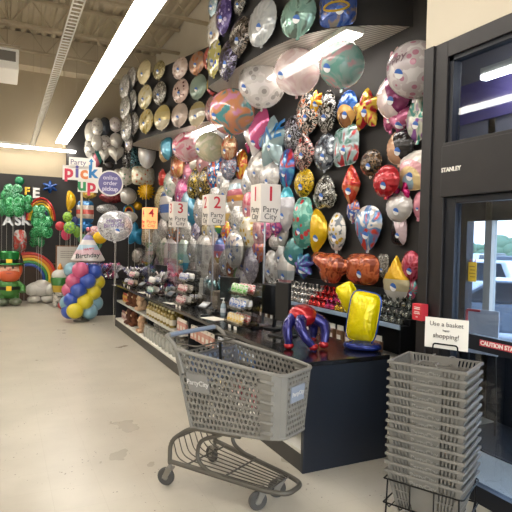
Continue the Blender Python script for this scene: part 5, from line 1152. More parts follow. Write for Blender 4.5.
for x_, y_, a in ((0, -.235, 20), (0, .235, -10), (.682, -.105, 55), (.69, .105, 40)):
    bm = bmesh.new(); Mr = Matrix.Rotation(radians(a), 3, 'Z'); d = Mr @ Vector((-.03, 0, 0))
    for s in (-1, 1):
        b2 = bmesh.new(); prism(b2, [(-.018, 0), (.018, 0), (.024, .07), (-.024, .07)], s*.022-.003, s*.022+.003)
        merge(bm, b2, Matrix.Translation((0, 0, .052)))
    box(bm, -.026, .026, -.026, .026, .118, .126); lathe(bm, [(.013, .12), (.013, .15)], 10)
    for v in bm.verts:
        if v.co.z < .1: v.co.x -= .03*(.12-v.co.z)/.06
    bmesh.ops.rotate(bm, verts=bm.verts, matrix=Mr); bmesh.ops.translate(bm, verts=bm.verts, vec=(x_, y_, 0))
    ck = new_obj('caster', bm, mat('caster_metal', '#8a8780', .3, .8), cart, smooth=False)
    bm = bmesh.new(); lathe(bm, [(.02, -.016), (.052, -.016), (.06, -.009), (.06, .009), (.052, .016), (.02, .016)], 24)
    bmesh.ops.rotate(bm, verts=bm.verts, matrix=Mr @ Matrix.Rotation(pi/2, 3, 'X')); bmesh.ops.translate(bm, verts=bm.verts, vec=Vector((x_, y_, .06))+d)
    wh = new_obj('wheel', bm, RUBBER, ck)
    bm = bmesh.new(); lathe(bm, [(.0, -.02), (.02, -.02), (.022, -.017), (.022, .017), (.02, .02), (0, .02)], 14)
    bmesh.ops.rotate(bm, verts=bm.verts, matrix=Mr @ Matrix.Rotation(pi/2, 3, 'X')); bmesh.ops.translate(bm, verts=bm.verts, vec=Vector((x_, y_, .06))+d)
    new_obj('hub', bm, mat('wheel_hub', '#77746e', .4), ck)

# ------------------------------------------------------------------ hand baskets
BA = atan2(-.393, .204); BCX, BCY = 2.365, 2.335
def make_basket():
    o = None
    L_, W_, H_ = .222, .168, .235; l_, w_ = .168, .12
    bm = bmesh.new()
    def side(a, b, at, bt, nu, grp):
        perf(bm, bil(a, b, bt, at), nu, 4, .8, grp, 'rect', False)
    T_ = {(sx, sy): (sx*L_, sy*W_, 0) for sx in (-1, 1) for sy in (-1, 1)}; D_ = {(sx, sy): (sx*l_, sy*w_, -H_) for sx in (-1, 1) for sy in (-1, 1)}
    gl = lambda u, v: (.06 < u < .3 or .7 < u < .94) and v < .97
    gs = lambda u, v: .1 < u < .9
    side(D_[(-1, -1)], D_[(1, -1)], T_[(-1, -1)], T_[(1, -1)], 20, gl); side(D_[(1, 1)], D_[(-1, 1)], T_[(1, 1)], T_[(-1, 1)], 20, gl)
    side(D_[(1, -1)], D_[(1, 1)], T_[(1, -1)], T_[(1, 1)], 14, gs); side(D_[(-1, 1)], D_[(-1, -1)], T_[(-1, 1)], T_[(-1, -1)], 14, gs)
    perf(bm, bil(D_[(-1, -1)], D_[(1, -1)], D_[(1, 1)], D_[(-1, 1)]), 14, 8, .5, None, 'hex', False)
    o = new_obj('shopping_basket', bm, GREYB, smooth=False, solid=.007)
    bm = bmesh.new()
    R_ = [(-L_, -W_, 0), (L_, -W_, 0), (L_, W_, 0), (-L_, W_, 0)]
    for k in range(4):   # flat turned-out lip
        a, b = Vector(R_[k]), Vector(R_[(k+1) % 4]); 
    lo = [bm.verts.new((x*1.0, y*1.0, -.004)) for x, y, z in R_]; ou = [bm.verts.new((x*1.05, y*1.065, -.004)) for x, y, z in R_]; dn = [bm.verts.new((x*1.055, y*1.07, -.014)) for x, y, z in R_]
    ut = [bm.verts.new((x*1.05, y*1.065, .002)) for x, y, z in R_]; it = [bm.verts.new((x*1.0, y*1.0, .002)) for x, y, z in R_]
    for k in range(4):
        k2 = (k+1) % 4
        for A, Bq in ((lo, dn), (dn, ut), (ut, it), (it, lo)): bm.faces.new((A[k], A[k2], Bq[k2], Bq[k]))
    new_obj('rim', bm, GREYB, o, smooth=False, bev=.002)
    for s in (-1, 1):
        bm = bmesh.new(); tube(bm, smooth_path([(-.07, s*(W_*1.03), .006), (-.05, s*W_*.98, .012), (-.05+.0, s*W_*.5, .014), (.05, s*W_*.5, .014), (.05, s*W_*.98, .012), (.07, s*W_*1.03, .006)], .02), .0035, 6)
        new_obj('handle', bm, GREYB, o)
    # raised lettering on the two long sides
    for s in (-1, 1):
        up_ = Vector((0, s*(W_-w_), H_)).normalized(); o_ = Vector((0, s*(W_-.01+.001), -.045))
        text_obj('PartyCity', .042, mat('raised_lettering', '#928f87', .5), frame_M(o_+Vector((0, s*.0035, 0)), (-s*1.0, 0, 0), up_), o, bold=.0006, ext=.003)
    return o
bsk = make_basket(); NB = 14; ZT = .985; DZ = .051
for i in range(NB):
    o = bsk if i == 0 else copy_tree(bsk)
    o.location = (BCX+rnd.uniform(-.003, .003), BCY+rnd.uniform(-.003, .003), ZT-DZ*i); o.rotation_euler = (0, 0, BA+rnd.uniform(-.012, .012))
    lab = 'topmost grey shopping basket of the stack by the door' if i == 0 else 'lowest grey shopping basket of the stack, resting in the wire stand' if i == NB-1 else None
    o['label'] = lab or 'grey shopping basket nested within the stack by the door, neither topmost nor lowest'
    o['category'] = 'shopping basket'; o['group'] = 'stacked grey shopping baskets'
st = thing('basket_stand', 'black wire stand holding the stack of grey baskets', 'stand', (BCX, BCY, 0), BA)
bm = bmesh.new(); zr = ZT-DZ*(NB-1)-.055; a_, b_ = .232, .178
for z_ in (zr, .12): tube(bm, smooth_path([(-a_, -b_, z_), (a_, -b_, z_), (a_, b_, z_), (-a_, b_, z_), (-a_, -b_, z_)], .03), .005, 8)
new_obj('hoop', bm, WIREM, st)
for sx in (-1, 1):
    for sy in (-1, 1):
        bm = bmesh.new(); tube(bm, [(sx*a_*.9, sy*b_, zr+.0), (sx*a_*.93, sy*b_*1.02, .006)], .005, 8); new_obj('leg', bm, WIREM, st)
bm = bmesh.new(); zb_ = ZT-DZ*(NB-1)-.235-.008
for k in range(7): tube(bm, smooth_path([(-.21+.07*k, -b_, .12), (-.21+.07*k, -b_*.8, zb_), (-.21+.07*k, b_*.8, zb_), (-.21+.07*k, b_, .12)], .02), .004, 6)
new_obj('floor_wires', bm, WIREM, st)
for s in (-1,):
    bm = bmesh.new(); 
    for x_ in (-.07, .07): tube(bm, [(x_, s*b_, zr), (x_, s*b_, .12)], .004, 6)
    new_obj('front_wires', bm, WIREM, st)
# sign behind the stack
sg = thing('basket_sign', 'white printed card sign standing at the back of the basket stack', 'sign', (BCX, BCY, 0), BA)
yb = .2
bm = bmesh.new(); box(bm, -.135, .135, yb-.002, yb+.002, 1.03, 1.225); new_obj('card', bm, WHITE, sg, smooth=False)
INK2 = mat('sign_ink', '#6c6660', .6)
for s_, z_, sz in (('Use a basket', 1.185, .041), ('happy', 1.147, .018), ('shopping!', 1.11, .043)):
    text_obj(s_, sz, INK2, frame_M((.0, yb-.004, z_), (1, 0, 0), (0, 0, 1)), sg, bold=.0)
bm = bmesh.new(); tube(bm, smooth_path([(-.09, yb-.012, .9), (-.075, yb-.014, 1.06), (.075, yb-.014, 1.06), (.09, yb-.012, .9)], .015), .005, 8)
for x_ in (-.09, .09): tube(bm, [(x_, yb-.012, .9), (x_, yb-.008, .004)], .005, 8)
new_obj('wire_holder', bm, WIREM, sg)
bm = bmesh.new(); tube(bm, smooth_path([(-.13, yb-.008, .006), (-.13, yb+.1, .006), (.13, yb+.1, .006), (.13, yb-.008, .006), (-.13, yb-.008, .006)], .02), .005, 8); new_obj('base_wire', bm, WIREM, sg)

# ------------------------------------------------------------------ pick up sign
pk = thing('pickup_sign', 'tall colourful pick up sign on a pale pole in the far aisle', 'sign', (1.44, 11.5, 0), radians(-4))
PX = lambda x: (x-82)*.0202+.05; PZ = lambda y: 3.0-(y-175.3)*.0207
bm = bmesh.new()
for x0, x1, y0_, y1_ in ((69, 91, 157, 168), (63, 102, 165.5, 180), (78, 98, 179, 191.5)):
    box(bm, PX(x0), PX(x1), -.015, .0, PZ(y1_), PZ(y0_))
prism(bm, [(PX(x), PZ(y)) for x, y in ((86.5, 166), (95.5, 166), (95.5, 160), (91, 153.5), (86.5, 160))], -.014, 0)
new_obj('sign_board', bm, mat('sign_white', '#e4e0d8', .5), pk, smooth=False)
tx = lambda s, x, y, sz, c, b=.004: text_obj(s, sz, mat('sign_ink_'+c, c, .5), frame_M((PX(x), -.0165, PZ(y)), (1, 0, 0), (0, 0, 1)), pk, bold=b)
tx('Party', 78, 162, .15, '#6c6480', .001)
for ch, x, y, c in (('p', 69, 172, '#c8344c'), ('i', 77, 171.5, '#5c5494'), ('c', 84, 172.5, '#d88048'), ('k', 92.5, 171, '#2f7cb8'), ('u', 82, 184.5, '#2f8c54'), ('p', 91.5, 185, '#c8344c')): tx(ch, x, y, .36, c, .013)
bm = bmesh.new(); prism(bm, [(PX(x), PZ(y)) for x, y in ((90, 168), (92, 168), (92, 160.5), (93.6, 160.5), (91, 157), (88.4, 160.5), (90, 160.5))], -.018, -.0145); new_obj('arrow', bm, mat('sign_ink_#2f7cb8', '#2f7cb8', .5), pk, smooth=False)
bm = bmesh.new(); lathe(bm, [(.275, 0), (.275, .012)], 40); bmesh.ops.rotate(bm, verts=bm.verts, matrix=Matrix.Rotation(pi/2, 3, 'X')); bmesh.ops.translate(bm, verts=bm.verts, vec=(PX(110.5), -.004, PZ(181)))
q = new_obj('disc_border', bm, mat('sign_white', '#e4e0d8', .5), pk, smooth=False)
bm = bmesh.new(); lathe(bm, [(.245, 0), (.245, .012)], 40); bmesh.ops.rotate(bm, verts=bm.verts, matrix=Matrix.Rotation(pi/2, 3, 'X')); bmesh.ops.translate(bm, verts=bm.verts, vec=(PX(110.5), -.009, PZ(181)))
q = new_obj('round_disc', bm, mat('sign_purple', '#6a6496', .5), pk, smooth=False); q['label'] = 'round purple disc'
for s_, y in (('online', 175.5), ('order', 181), ('pickup', 187)):
    text_obj(s_, .125, mat('disc_lettering', '#d4d0e0', .5), frame_M((PX(110.5), -.0225, PZ(y)), (1, 0, 0), (0, 0, 1)), pk, bold=.0015 if s_ != 'pickup' else .004)
bm = bmesh.new(); tube(bm, [(.05, .02, .02), (.05, .02, 3.0)], .022, 10); new_obj('pole', bm, mat('pale_pole', '#d0c4a4', .4), pk)
bm = bmesh.new(); lathe(bm, [(.12, 0), (.12, .015), (.04, .03)], 24, (.05, .02, 0)); new_obj('base_plate', bm, FRAMEM, pk)
# ------------------------------------------------------------------ balloon column with party hat
bc = thing('balloon_column', 'column of pink, blue and yellow latex balloons on the floor by the far counter', 'balloon column', (1.46, 11.05, 0))
bm = bmesh.new(); lathe(bm, [(.16, 0), (.16, .02), (.02, .03), (.018, 1.05)], 18); new_obj('stand', bm, FRAMEM, bc)
LC = {'p': '#c4567c', 'b': '#2c4ca4', 'y': '#d0c02c', 'l': '#7ca4b4'}
def at(px_, py_, Y):   # a point of the far aisle, from the plan
    d = fw*1.0+rt*((px_-256)/520)-up*((py_-256)/520); return Vector((0, 0, 1.68))+d*(Y/d.y)
for x, y, c, dY in ((72, 270, 'l', .15), (68, 303, 'l', .1), (69.5, 311, 'b', .05), (70, 290, 'p', .1), (97, 282, 'y', .1), (95, 303, 'l', .05), (72, 300, 'b', -.06), (74, 281, 'p', -.02), (80.5, 270, 'p', -.1), (94, 271.5, 'b', -.02),
                (87.6, 281, 'b', -.12), (78.6, 290.5, 'b', -.12), (93, 292, 'y', -.06), (85, 301.5, 'y', -.16), (89.5, 311.5, 'l', -.1), (75, 310.8, 'y', -.18)):
    p = at(x, y, 11.05+dY)-Vector((1.46, 11.05, 0)); r_ = .165; p.z = max(p.z, r_+.005)
    bm = bmesh.new(); ellip(bm, p, r_, r_, r_*.97, 20, 14); new_obj('balloon', bm, mat('latex_'+c, LC[c], .3, 0, .3), bc)['label'] = {'p': 'pink', 'b': 'blue', 'y': 'yellow', 'l': 'pale blue'}[c]+' latex balloon'
hp = at(88, 251, 11.1)
ht = thing('foil_balloon', 'white cone shaped party hat foil balloon on top of the balloon column', 'balloon', (hp.x, hp.y, 1.2), radians(-10))
bm = bmesh.new(); lathe(bm, [(.0, 0), (.2, .0), (.32, .03), (.335, .055), (.29, .14), (.19, .33), (.08, .52), (.0, .62)], 28)
for v in bm.verts: v.co.y *= .45
new_obj('cone', bm, pat(('b', '#cdc8c4', '#cdc8c4', '#cdc8c4', '#cdc8c4', '#cdc8c4', '#cdc8c4', '#cdc8c4', '#cbc6c2', '#c8a8b0', '#9cb8c8', '#cdc8c4', '#8c84b4', '#c8a8b0'), 1.32, .15, .28), ht)
text_obj('Birthday', .14, mat('hat_ink', '#35343c', .5), frame_M((0, -.135, .14), (1, 0, .08), (0, .35, .9)), ht, bold=.002)
text_obj('HAPPY', .07, mat('hat_ink_red', '#b8405c', .5), frame_M((.02, -.115, .27), (1, 0, .08), (0, .35, .9)), ht, bold=.002)
bm = bmesh.new(); ellip(bm, (0, 0, .67), .05, .05, .05); new_obj('pompom', bm, pat(('s', '#c8788c'), .1), ht)
# ------------------------------------------------------------------ far display counter
fc = thing('display_counter', 'black display counter with side shelves behind the balloon column', 'counter', (1.75, 12.05, 0))
bm = bmesh.new(); box(bm, -.28, .7, -.35, 2.0, .785, .82); new_obj('countertop', bm, TOPM, fc, smooth=False, bev=.004)
bm = bmesh.new(); box(bm, -.03, .69, -.34, -.3, 0, .785); new_obj('end_panel', bm, BLACK, fc, smooth=False)
bm = bmesh.new(); box(bm, -.0, .04, -.3, 1.98, 0, .785); new_obj('back_panel', bm, BLACK, fc, smooth=False)
for z_ in (.12, .35, .56):
    bm = bmesh.new(); box(bm, -.27, 0, -.33, 1.98, z_-.015, z_); new_obj('shelf', bm, SHELFW, fc, smooth=False)
bm = bmesh.new(); box(bm, -.25, 0, -.3, 1.95, 0, .105); new_obj('kick_plate', bm, BLACK, fc, smooth=False)
for z_, c, cn in ((.12, '#a8783c', 'amber'), (.35, '#8c4c50', 'dusky red'), (.56, '#b08c5c', 'sandy')):
    rep(make_pack('%s packet on the far display counter side shelf' % cn, '%s packets on the far display counter' % cn, c, '#c8bca8', .12, .18, .06), [(1.56, 11.85+.16*i, z_, 0) for i in range(6)])
bm = bmesh.new(); tube(bm, [(0, 0, 0), (0, 0, 1.15)], .012, 8); lathe(bm, [(.07, 0), (.07, .01), (.012, .02)], 16)
sp9 = bpy.data.objects.new('balloon_stick', bpy.data.meshes.new('balloon_stick')); bm.to_mesh(sp9.data); bm.free(); COL.objects.link(sp9); sp9.data.materials.append(CHROME)
tag(sp9, 'slim silver stick carrying the silver birthday balloon', 'balloon stick')
b9 = at(116, 240, 9.92); sp9.location = (b9.x, b9.y+.02, CZ); 
sp9.scale = (1, 1, (b9.z-.05-CZ)/1.15)
rr = random.Random(11)
def spray(label, group, cols, h=.32):
    t = thing('tinsel_centrepiece', label, 'centrepiece', (0, 0, 0), 0, group)
    bm = bmesh.new(); lathe(bm, [(0, 0), (.045, 0), (.05, .03), (.03, .09), (.012, .12)], 12); new_obj('weight', bm, pat(('s', cols[0]), .1, .5, .25), t)
    for j, c in enumerate(cols):
        bm = bmesh.new()
        for q in range(12):
            a = q*.524+j*.26+rr.uniform(-.2, .2); e = rr.uniform(.05, .14); hh = h*rr.uniform(.6, 1)
            pts = [Vector((.008*cos(a), .008*sin(a), .1)), Vector((e*.45*cos(a), e*.45*sin(a), hh*.75)), Vector((e*cos(a), e*sin(a), hh)), Vector((e*1.35*cos(a), e*1.35*sin(a), hh*.88))]
            tube(bm, pts, [.004, .009, .014, .004], 5)
        q = new_obj('tinsel', bm, pat(('s', c), .1, .6, .2), t); q['kind'] = 'stuff'
    return t
for cols, cn, pl in ((('#2c4494', '#8c90b0'), 'blue', [(1.66, 11.95), (1.98, 11.85), (2.2, 12.2), (1.75, 12.7)]), (('#c8c8cc', '#9c98a4'), 'silver', [(1.86, 12.3), (2.3, 11.85), (1.62, 12.4)]), (('#a8486c', '#d0a0b4'), 'pink', [(1.8, 11.95), (2.12, 12.0), (2.35, 12.4)])):
    rep(spray('%s tinsel centrepiece on the far black display counter' % cn, '%s tinsel centrepieces on the far counter' % cn, cols), [(x, y, CZ, rr.random()*6) for x, y in pl])
for cols, cn, pl in ((('#3c3c8c', '#b4b4c8'), 'violet blue', [(2.2, 10.0), (2.5, 9.9), (2.55, 8.6)]), (('#b0506c', '#d8b8c0'), 'rose', [(2.6, 8.95), (2.55, 8.2), (2.5, 7.75)]), (('#b8b8b8', '#dcdcdc'), 'white', [(2.15, 9.68), (2.6, 7.05), (2.4, 8.45)]), (('#2f7c84', '#9cc4c4'), 'turquoise', [(2.6, 9.4), (2.6, 6.6), (2.45, 5.45)])):
    rep(spray('%s tinsel centrepiece standing among the registers on the long counter' % cn, '%s tinsel centrepieces on the long counter' % cn, cols, .36), [(x, y, CZ, rr.random()*6) for x, y in pl])
cl_ = (('#3c5c9c', 'blue'), ('#c8c4c0', 'white'), ('#8c3c54', 'dark pink'), ('#a89468', 'tan'), ('#3c7c80', 'teal'))
for i in range(10):   # ribbon toppers on the far counters
    c, cn = cl_[i % 5]
    rep(weight('%s foil topper on the far black display counter' % cn, '%s toppers on the far display counter' % cn, c, '#d8d4d0'), [(1.95+.13*(i % 4), 11.9+.2*(i//2), CZ, 0)])
# ------------------------------------------------------------------ leprechaun foil figure, rainbow cloud, others by the far wall
lp = thing('leprechaun_balloon', 'leprechaun foil figure in a green hat and suit with an orange beard', 'balloon figure', (.16, 14.05, 0), radians(-4))
GRN = pat(('s', '#1f7c38'), .6, .4, .25); SUIT = pat(('s', '#3f7c34'), .6, .3, .3)
bm = bmesh.new(); ellip(bm, (0, 0, .42), .25, .2, .26); new_obj('body', bm, SUIT, lp)
bm = bmesh.new(); lathe(bm, [(.255, .40), (.262, .44), (.255, .48)], 28)
for v in bm.verts: v.co.y *= .8
bl = new_obj('belt', bm, mat('belt_black', '#1a1a1a', .4), lp)
bm = bmesh.new(); box(bm, -.06, .06, -.222, -.205, .38, .5); new_obj('buckle', bm, mat('buckle_gold', '#d0a828', .3, .6), bl, smooth=False, bev=.01)
bm = bmesh.new(); ellip(bm, (0, 0, .85), .27, .2, .2); hd = new_obj('head', bm, mat('face_skin', '#d8a488', .4, 0, .3), lp)
bm = bmesh.new(); ellip(bm, (0, -.06, .76), .255, .17, .19); ellip(bm, (-.24, 0, .88), .05, .12, .14); ellip(bm, (.24, 0, .88), .05, .12, .14); new_obj('beard', bm, mat('beard_orange', '#c8582c', .4, 0, .3), hd)
bm = bmesh.new(); ellip(bm, (0, -.2, .9), .045, .04, .04); new_obj('nose', bm, mat('nose_pink', '#d88c78', .4), hd)
for s in (-1, 1):
    bm = bmesh.new(); ellip(bm, (s*.09, -.185, .95), .022, .015, .03); new_obj('eye', bm, mat('eye_dark', '#241c18', .3), hd)
    bm = bmesh.new(); ellip(bm, (s*.14, -.05, .1), .15, .2, .1); new_obj('shoe', bm, mat('shoe_grey_green', '#5c6450', .35, 0, .3), lp)
    bm = bmesh.new(); tube(bm, [(s*.13, 0, .32), (s*.14, 0, .15)], .09, 14); new_obj('leg', bm, SUIT, lp)
    bm = bmesh.new(); tube(bm, smooth_path([(s*.18, 0, .58), (s*.32, -.02, .48), (s*.3, -.1, .36)], .08), [.09]*1+[.085]*20, 12) if False else tube(bm, [(s*.17, 0, .56), (s*.3, -.04, .46), (s*.3, -.1, .34)], .075, 12); new_obj('arm', bm, SUIT, lp)
bm = bmesh.new(); tube(bm, [(-.08, -.203, .815), (-.03, -.222, .805), (.03, -.222, .805), (.08, -.203, .815)], .009, 6); new_obj('mouth', bm, mat('mouth_red', '#a03c34', .4), hd)
bm = bmesh.new(); lathe(bm, [(.0, 1.0), (.3, 1.0), (.34, 1.02), (.33, 1.05), (.2, 1.06), (.22, 1.2), (.235, 1.3), (.2, 1.34), (0, 1.35)], 28)
for v in bm.verts: v.co.y *= .75
h_ = new_obj('hat', bm, GRN, lp)
bm = bmesh.new(); lathe(bm, [(.21, 1.055), (.215, 1.06), (.227, 1.13), (.222, 1.135)], 28)
for v in bm.verts: v.co.y *= .78
new_obj('hat_band', bm, mat('belt_black', '#1a1a1a', .4), h_)
bm = bmesh.new(); box(bm, -.07, .07, -.19, -.165, 1.05, 1.15); new_obj('hat_buckle', bm, mat('buckle_gold', '#d0a828', .3, .6), h_, smooth=False, bev=.01)
rc = thing('rainbow_cloud_balloon', 'white cloud foil balloon on the floor with a rainbow rising from it', 'balloon figure', (.9, 14.5, 0), radians(-4))
CLD = pat(('s', '#d0ccc4'), .6, .1, .35)
bm = bmesh.new(); ellip(bm, (0, 0, .36), .36, .2, .2); ellip(bm, (-.2, -.02, .34), .18, .19, .16); ellip(bm, (.2, -.02, .34), .19, .19, .17); ellip(bm, (.02, -.02, .45), .2, .18, .15); new_obj('cloud', bm, CLD, rc)
for s in (-1, 1):
    bm = bmesh.new(); ellip(bm, (s*.16, -.03, .1), .17, .17, .1); new_obj('cloud_foot', bm, CLD, rc)
for i, c in enumerate(('#c03430', '#d87c2c', '#d8bc34', '#3f8c48', '#2c4c98')):
    bm = bmesh.new(); R_ = .66-.072*i; tube(bm, [(-.3+R_*cos(a*pi/24), .12, .6+R_*1.02*sin(a*pi/24)) for a in range(-3, 15)], .04, 10); new_obj('rainbow_band', bm, mat('rainbow_latex_'+c, c, .3, .2, .3), rc)
t = thing('foil_balloon', 'pale balloon figure cut off at the left edge beside the leprechaun', 'balloon', (-.45, 14.4, 0))
bm = bmesh.new(); ellip(bm, (0, 0, .6), .3, .2, .4); ellip(bm, (0, -.02, .12), .32, .2, .12); new_obj('body', bm, CLD, t)
# letter balloons
def letter(ch, px_, py_, Y, sz, col, label):
    p = at(px_, py_, Y); bm = text_bm(ch, sz, .03, 'CENTER', .014); bmesh.ops.rotate(bm, verts=bm.verts, matrix=Matrix.Rotation(pi/2, 3, 'X'))
    o = new_obj('letter_balloon', bm, pat(('s', col), .3, .6, .25), smooth=False, bev=.02); o.location = p; tag(o, label, 'balloon')
letter('E', 36, 193.5, 15.22, .36, '#c8c4bc', 'silver letter E foil balloon high on the far wall')
letter('F', 27, 191.5, 15.22, .27, '#c8a030', 'small gold letter F foil balloon high on the far wall')
letter('A', 8, 221, 15.22, .34, '#a8a49c', 'silver letter A foil balloon low among the green ones')
letter('S', 18, 221, 15.22, .34, '#a8a49c', 'silver letter S foil balloon low among the green ones')
letter('K', 26, 221, 15.22, .34, '#a8a49c', 'silver letter K foil balloon low among the green ones')
# framed poster and cupcake balloon, drum base
p = at(67, 259, 14.0)
t = thing('poster_board', 'brown framed white poster board behind the balloon column', 'poster', (p.x, p.y, 0))
bm = bmesh.new(); z0, z1 = .86, 1.5
bm = B(-.27, .27, 0, .03, z0, z1); new_obj('frame', bm, mat('brown_frame', '#7c5434', .5), t, smooth=False)
bm = B(-.24, .24, -.006, 0, z0+.03, z1-.03); new_obj('poster', bm, mat('poster_white', '#c8c4bc', .6), t, smooth=False)
bm = bmesh.new()
for k in range(4): box(bm, -.16, .16-.03*(k % 2), -.008, -.006, z1-.16-.05*k, z1-.145-.05*k)
new_obj('printed_lines', bm, mat('poster_ink', '#8c8880', .6), t, smooth=False)
bm = B(-.02, .02, .0, .03, 0, z0); new_obj('post', bm, FRAMEM, t, smooth=False)
bm = B(-.2, .2, -.08, .12, 0, .02); new_obj('base', bm, FRAMEM, t, smooth=False)
p = at(60, 275, 13.6)
t = thing('cupcake_balloon', 'ice cream sundae foil balloon, white top over yellow and green', 'balloon figure', (p.x, p.y, 0))
bm = bmesh.new(); ellip(bm, (0, 0, .76), .2, .15, .16); new_obj('cream_top', bm, CLD, t)
bm = bmesh.new(); lathe(bm, [(.16, .36), (.22, .68), (.2, .72)], 24); new_obj('cup', bm, pat(('b', '#b88c2c', '#4f7c3c', '#c8a838', '#4f8c44', '#c8a838', '#4f7c3c', '#c8a838', '#3f7c3c'), 1.4, .2, .3), t)
bm = bmesh.new(); lathe(bm, [(.14, .0), (.16, .03), (.17, .33), (.15, .37)], 24); new_obj('drum', bm, pat(('n', '#c8c4bc', '#98948c', '#3c3a38'), .4, .1, .4), t)
bm = bmesh.new(); lathe(bm, [(.05, .88), (.06, .95), (.03, 1.03), (0, 1.08)], 14); new_obj('candle', bm, mat('candle_orange', '#d88c28', .3), t)
t = thing('foil_balloon', 'low red foil balloon lying on the floor beside the balloon column', 'balloon', (at(65, 306, 12.9).x, 12.9, 0))
bm = bmesh.new(); ellip(bm, (0, 0, .11), .17, .14, .11); new_obj('chamber', bm, pat(('s', '#a82c30'), .4, .4, .3), t); bm = bmesh.new(); ellip(bm, (.1, .02, .26), .1, .1, .09); new_obj('upper_chamber', bm, pat(('s', '#a82c30'), .4, .4, .3), t)
# shelves of small party goods along the foot of the far wall
t = thing('wall_shelf', 'dark brown low cabinet standing along the foot of the far wall', 'cabinet', (.1, 14.95, 0))
bm = B(-3, 1.35, .1, .3, .0, .95); new_obj('body', bm, mat('brown_cabinet', '#4a3626', .6, var=(3, '#3f2e20')), t, smooth=False); bm = B(-3.02, 1.37, .08, .3, .95, .98); new_obj('top', bm, mat('brown_cabinet_top', '#5c4630', .5), t, smooth=False)
# ------------------------------------------------------------------ car park
def car(x, y, rz, col, label, s=1., suv=False):
    t = thing('car', label, 'car', (x, y, -.54), rz)
    h = 1.5 if not suv else 1.75
    body = [(-2.2, .35), (-2.25, .7), (-2.1, .95), (-1.3, 1.0), (1.2, .98), (2.0, .82), (2.25, .62), (2.25, .35)]
    bm = bmesh.new(); prism(bm, body, -.88, .88); new_obj('body', bm, mat('car_paint_'+col, col, .3, .2, .5), t, smooth=False, bev=.07)
    cabp = [(-1.9 if suv else -1.5, .98), (-1.6 if suv else -1.0, h), (.3, h), (1.15, .98)]
    bm = bmesh.new(); prism(bm, cabp, -.76, .76); cb = new_obj('cabin', bm, mat('car_paint_'+col, col, .3, .2, .5), t, smooth=False, bev=.06)
    bm = bmesh.new(); cx_ = sum(q[0] for q in cabp)/4; wp = [(cx_+(q[0]-cx_)*.86, .98+(q[1]-.98)*.85+.03) for q in cabp]; prism(bm, wp, -.775, .775); new_obj('window', bm, mat('car_glass', '#2c343c', .1), cb, smooth=False)
    for wx in (-1.35, 1.4):
        for wy in (-.8, .8):
            bm = bmesh.new(); lathe(bm, [(.2, -.1), (.31, -.1), (.34, -.07), (.34, .07), (.31, .1), (.2, .1)], 20); bmesh.ops.rotate(bm, verts=bm.verts, matrix=Matrix.Rotation(pi/2, 3, 'X')); bmesh.ops.translate(bm, verts=bm.verts, vec=(wx, wy, .34)); wo = new_obj('wheel', bm, mat('tyre', '#1d1d1f', .7), t)
            bm = bmesh.new(); lathe(bm, [(0, -.08), (.2, -.08), (.2, .08), (0, .08)], 16); bmesh.ops.rotate(bm, verts=bm.verts, matrix=Matrix.Rotation(pi/2, 3, 'X')); bmesh.ops.translate(bm, verts=bm.verts, vec=(wx, wy, .34)); new_obj('hub', bm, mat('alloy', '#a8aab0', .3, .8), wo)
    for wy in (-.6, .6):
        bm = B(2.2, 2.27, wy-.15, wy+.15, .6, .75); new_obj('headlight', bm, mat('headlight', '#d8dce0', .2), t, smooth=False)
D = lambda px_, d: (d*sin(yaw+math.atan((px_-256)/520)), d*cos(yaw+math.atan((px_-256)/520)))
for px_, d, a, c, lab, suv in ((470, 22, 1.9, '#d8dade', 'white car parked nearest the door, seen through the glass', True), (508, 13.5, 2.2, '#6a727c', 'slate grey car parked nearest the shop at the right', False),
                   (492, 30, .3, '#b8bcc2', 'silver car in the second row of the car park', False), (456, 40, .4, '#a02c34', 'red car at the left in the car park', False),
                   (512, 36, .3, '#3c4450', 'dark blue car in the third row of the car park', True), (478, 46, .3, '#d0d4d8', 'white van like car far back in the car park', True), (496, 54, .3, '#2f3338', 'black car far back in the car park', True), (463, 60, .3, '#9ca4ac', 'pale grey car at the far left of the car park', True)):
    x, y = D(px_, d); car(x, y, a, c, lab, suv=suv)
for i, (px_, d, h_) in enumerate(((507, 70, 3.2), (513, 62, 3.), (486, 95, 2.4), (466, 90, 2.2))):
    x, y = D(px_, d); t = thing('tree', ['round green tree beyond the parked cars', 'lower green tree at the right of the car park', 'distant tree in the middle behind the cars', 'distant tree at the left behind the cars'][i], 'tree', (x, y, -.54))
    bm = bmesh.new(); tube(bm, [(0, 0, 0), (0, 0, h_*.5)], .18, 8); new_obj('trunk', bm, mat('bark', '#5a4a3c', .9), t)
    bm = bmesh.new(); rq = random.Random(i)
    for k in range(14): ellip(bm, (rq.uniform(-1.2, 1.2), rq.uniform(-1.2, 1.2), h_*.6+rq.uniform(-.9, 1.2)), 1.0, 1.0, .8, 10, 7)
    new_obj('crown', bm, mat('leaf_green', '#6c8468', .9, bump=(3, 1)), t)
x, y = D(495, 130)
t = thing('building', 'long pale building on the far side of the car park', 'building', (x, y, -.54), -.75)
bm = B(-60, 60, -4, 4, 0, 2.6); new_obj('walls', bm, mat('pale_facade', '#c4c6c8', .8), t, smooth=False); bm = B(-60.5, 60.5, -4.5, 4.5, 2.6, 2.9); new_obj('roof', bm, mat('roof_grey', '#8c9094', .8), t, smooth=False)
for k in range(10):
    bm = B(-55+11*k, -48+11*k, -4.05, -3.95, .8, 2.0); new_obj('window', bm, mat('car_glass', '#2c343c', .1), t, smooth=False)
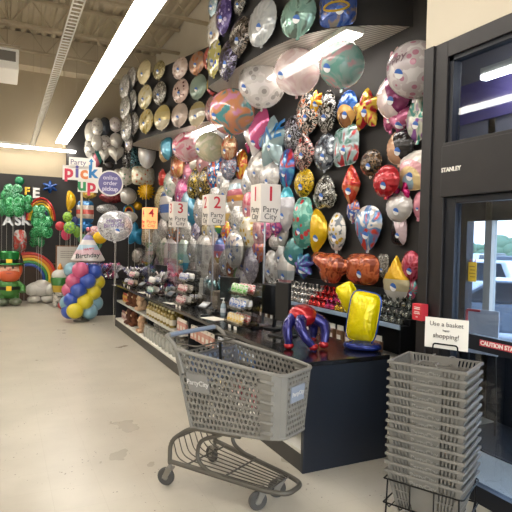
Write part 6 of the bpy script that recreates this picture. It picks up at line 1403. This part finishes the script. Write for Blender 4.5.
# things in the entrance box
NOTM = mat('notice_yellow', '#f0d050', .5)
ntn = NOTM.node_tree; tr = ntn.nodes.new('ShaderNodeBsdfTranslucent'); tr.inputs['Color'].default_value = lin('#ffd84c'); ms = ntn.nodes.new('ShaderNodeMixShader'); ms.inputs[0].default_value = .6
ntn.links.new(ntn.nodes['Principled BSDF'].outputs[0], ms.inputs[1]); ntn.links.new(tr.outputs[0], ms.inputs[2]); ntn.links.new(ms.outputs[0], ntn.nodes['Material Output'].inputs['Surface'])
t = thing('door_notice', 'bright yellow notice hanging on the outer glass', 'notice', (4.342, 3.82, 1.33))
bm = B(-.006, .0, -.05, .05, 0, .2); new_obj('sheet', bm, NOTM, t, smooth=False)
bm = bmesh.new(); 
for k in range(4): box(bm, -.0075, -.006, -.035, .035-.01*(k % 2), .15-.035*k, .16-.035*k)
new_obj('printed_lines', bm, mat('notice_ink', '#a08830', .5), t, smooth=False)
bm = bmesh.new()
for s in (-1, 1): tube(bm, [(-.003, s*.03, .2), (-.003, s*.03, .23)], .006, 6)
new_obj('hook', bm, RED, t)
t = thing('poster_stand', 'grey poster stand with a red edged board in the entrance', 'stand', (3.9, 3.3, 0), radians(-70))
bm = B(-.14, .14, -.01, .01, .72, 1.12); new_obj('board', bm, mat('poster_grey', '#c4c6cc', .5), t, smooth=False)
bm = bmesh.new(); tube(bm, smooth_path([(-.14, -.014, .73), (-.14, -.014, 1.11), (-.02, -.014, 1.11)], .02), .012, 6); new_obj('red_edge', bm, mat('red_edge', '#c42c3c', .4), t)
for s in (-1, 1):
    bm = bmesh.new(); tube(bm, [(s*.12, 0, .73), (s*.14, .0, .01)], .01, 6); new_obj('leg', bm, WIREM, t)
bm = B(-.18, .18, -.12, .12, 0, .012); new_obj('base', bm, WIREM, t, smooth=False)
t = thing('floor_mat', 'black rubber mat on the floor inside the door', 'mat', (3.9, 1.8, 0))
bm = B(-.3, .35, -1.6, 1.6, .001, .014); new_obj('rubber_sheet', bm, mat('mat_black', '#1a1b1e', .8, bump=(80, .4)), t, smooth=False)
bm = bmesh.new()
for x0, x1, y0_, y1_ in ((-.33, -.3, -1.63, 1.63), (.35, .38, -1.63, 1.63), (-.3, .35, 1.6, 1.63), (-.3, .35, -1.63, -1.6)): box(bm, x0, x1, y0_, y1_, .001, .01)
new_obj('edging', bm, mat('mat_edge', '#26272b', .7), t, smooth=False)
bpy.context.view_layer.update()
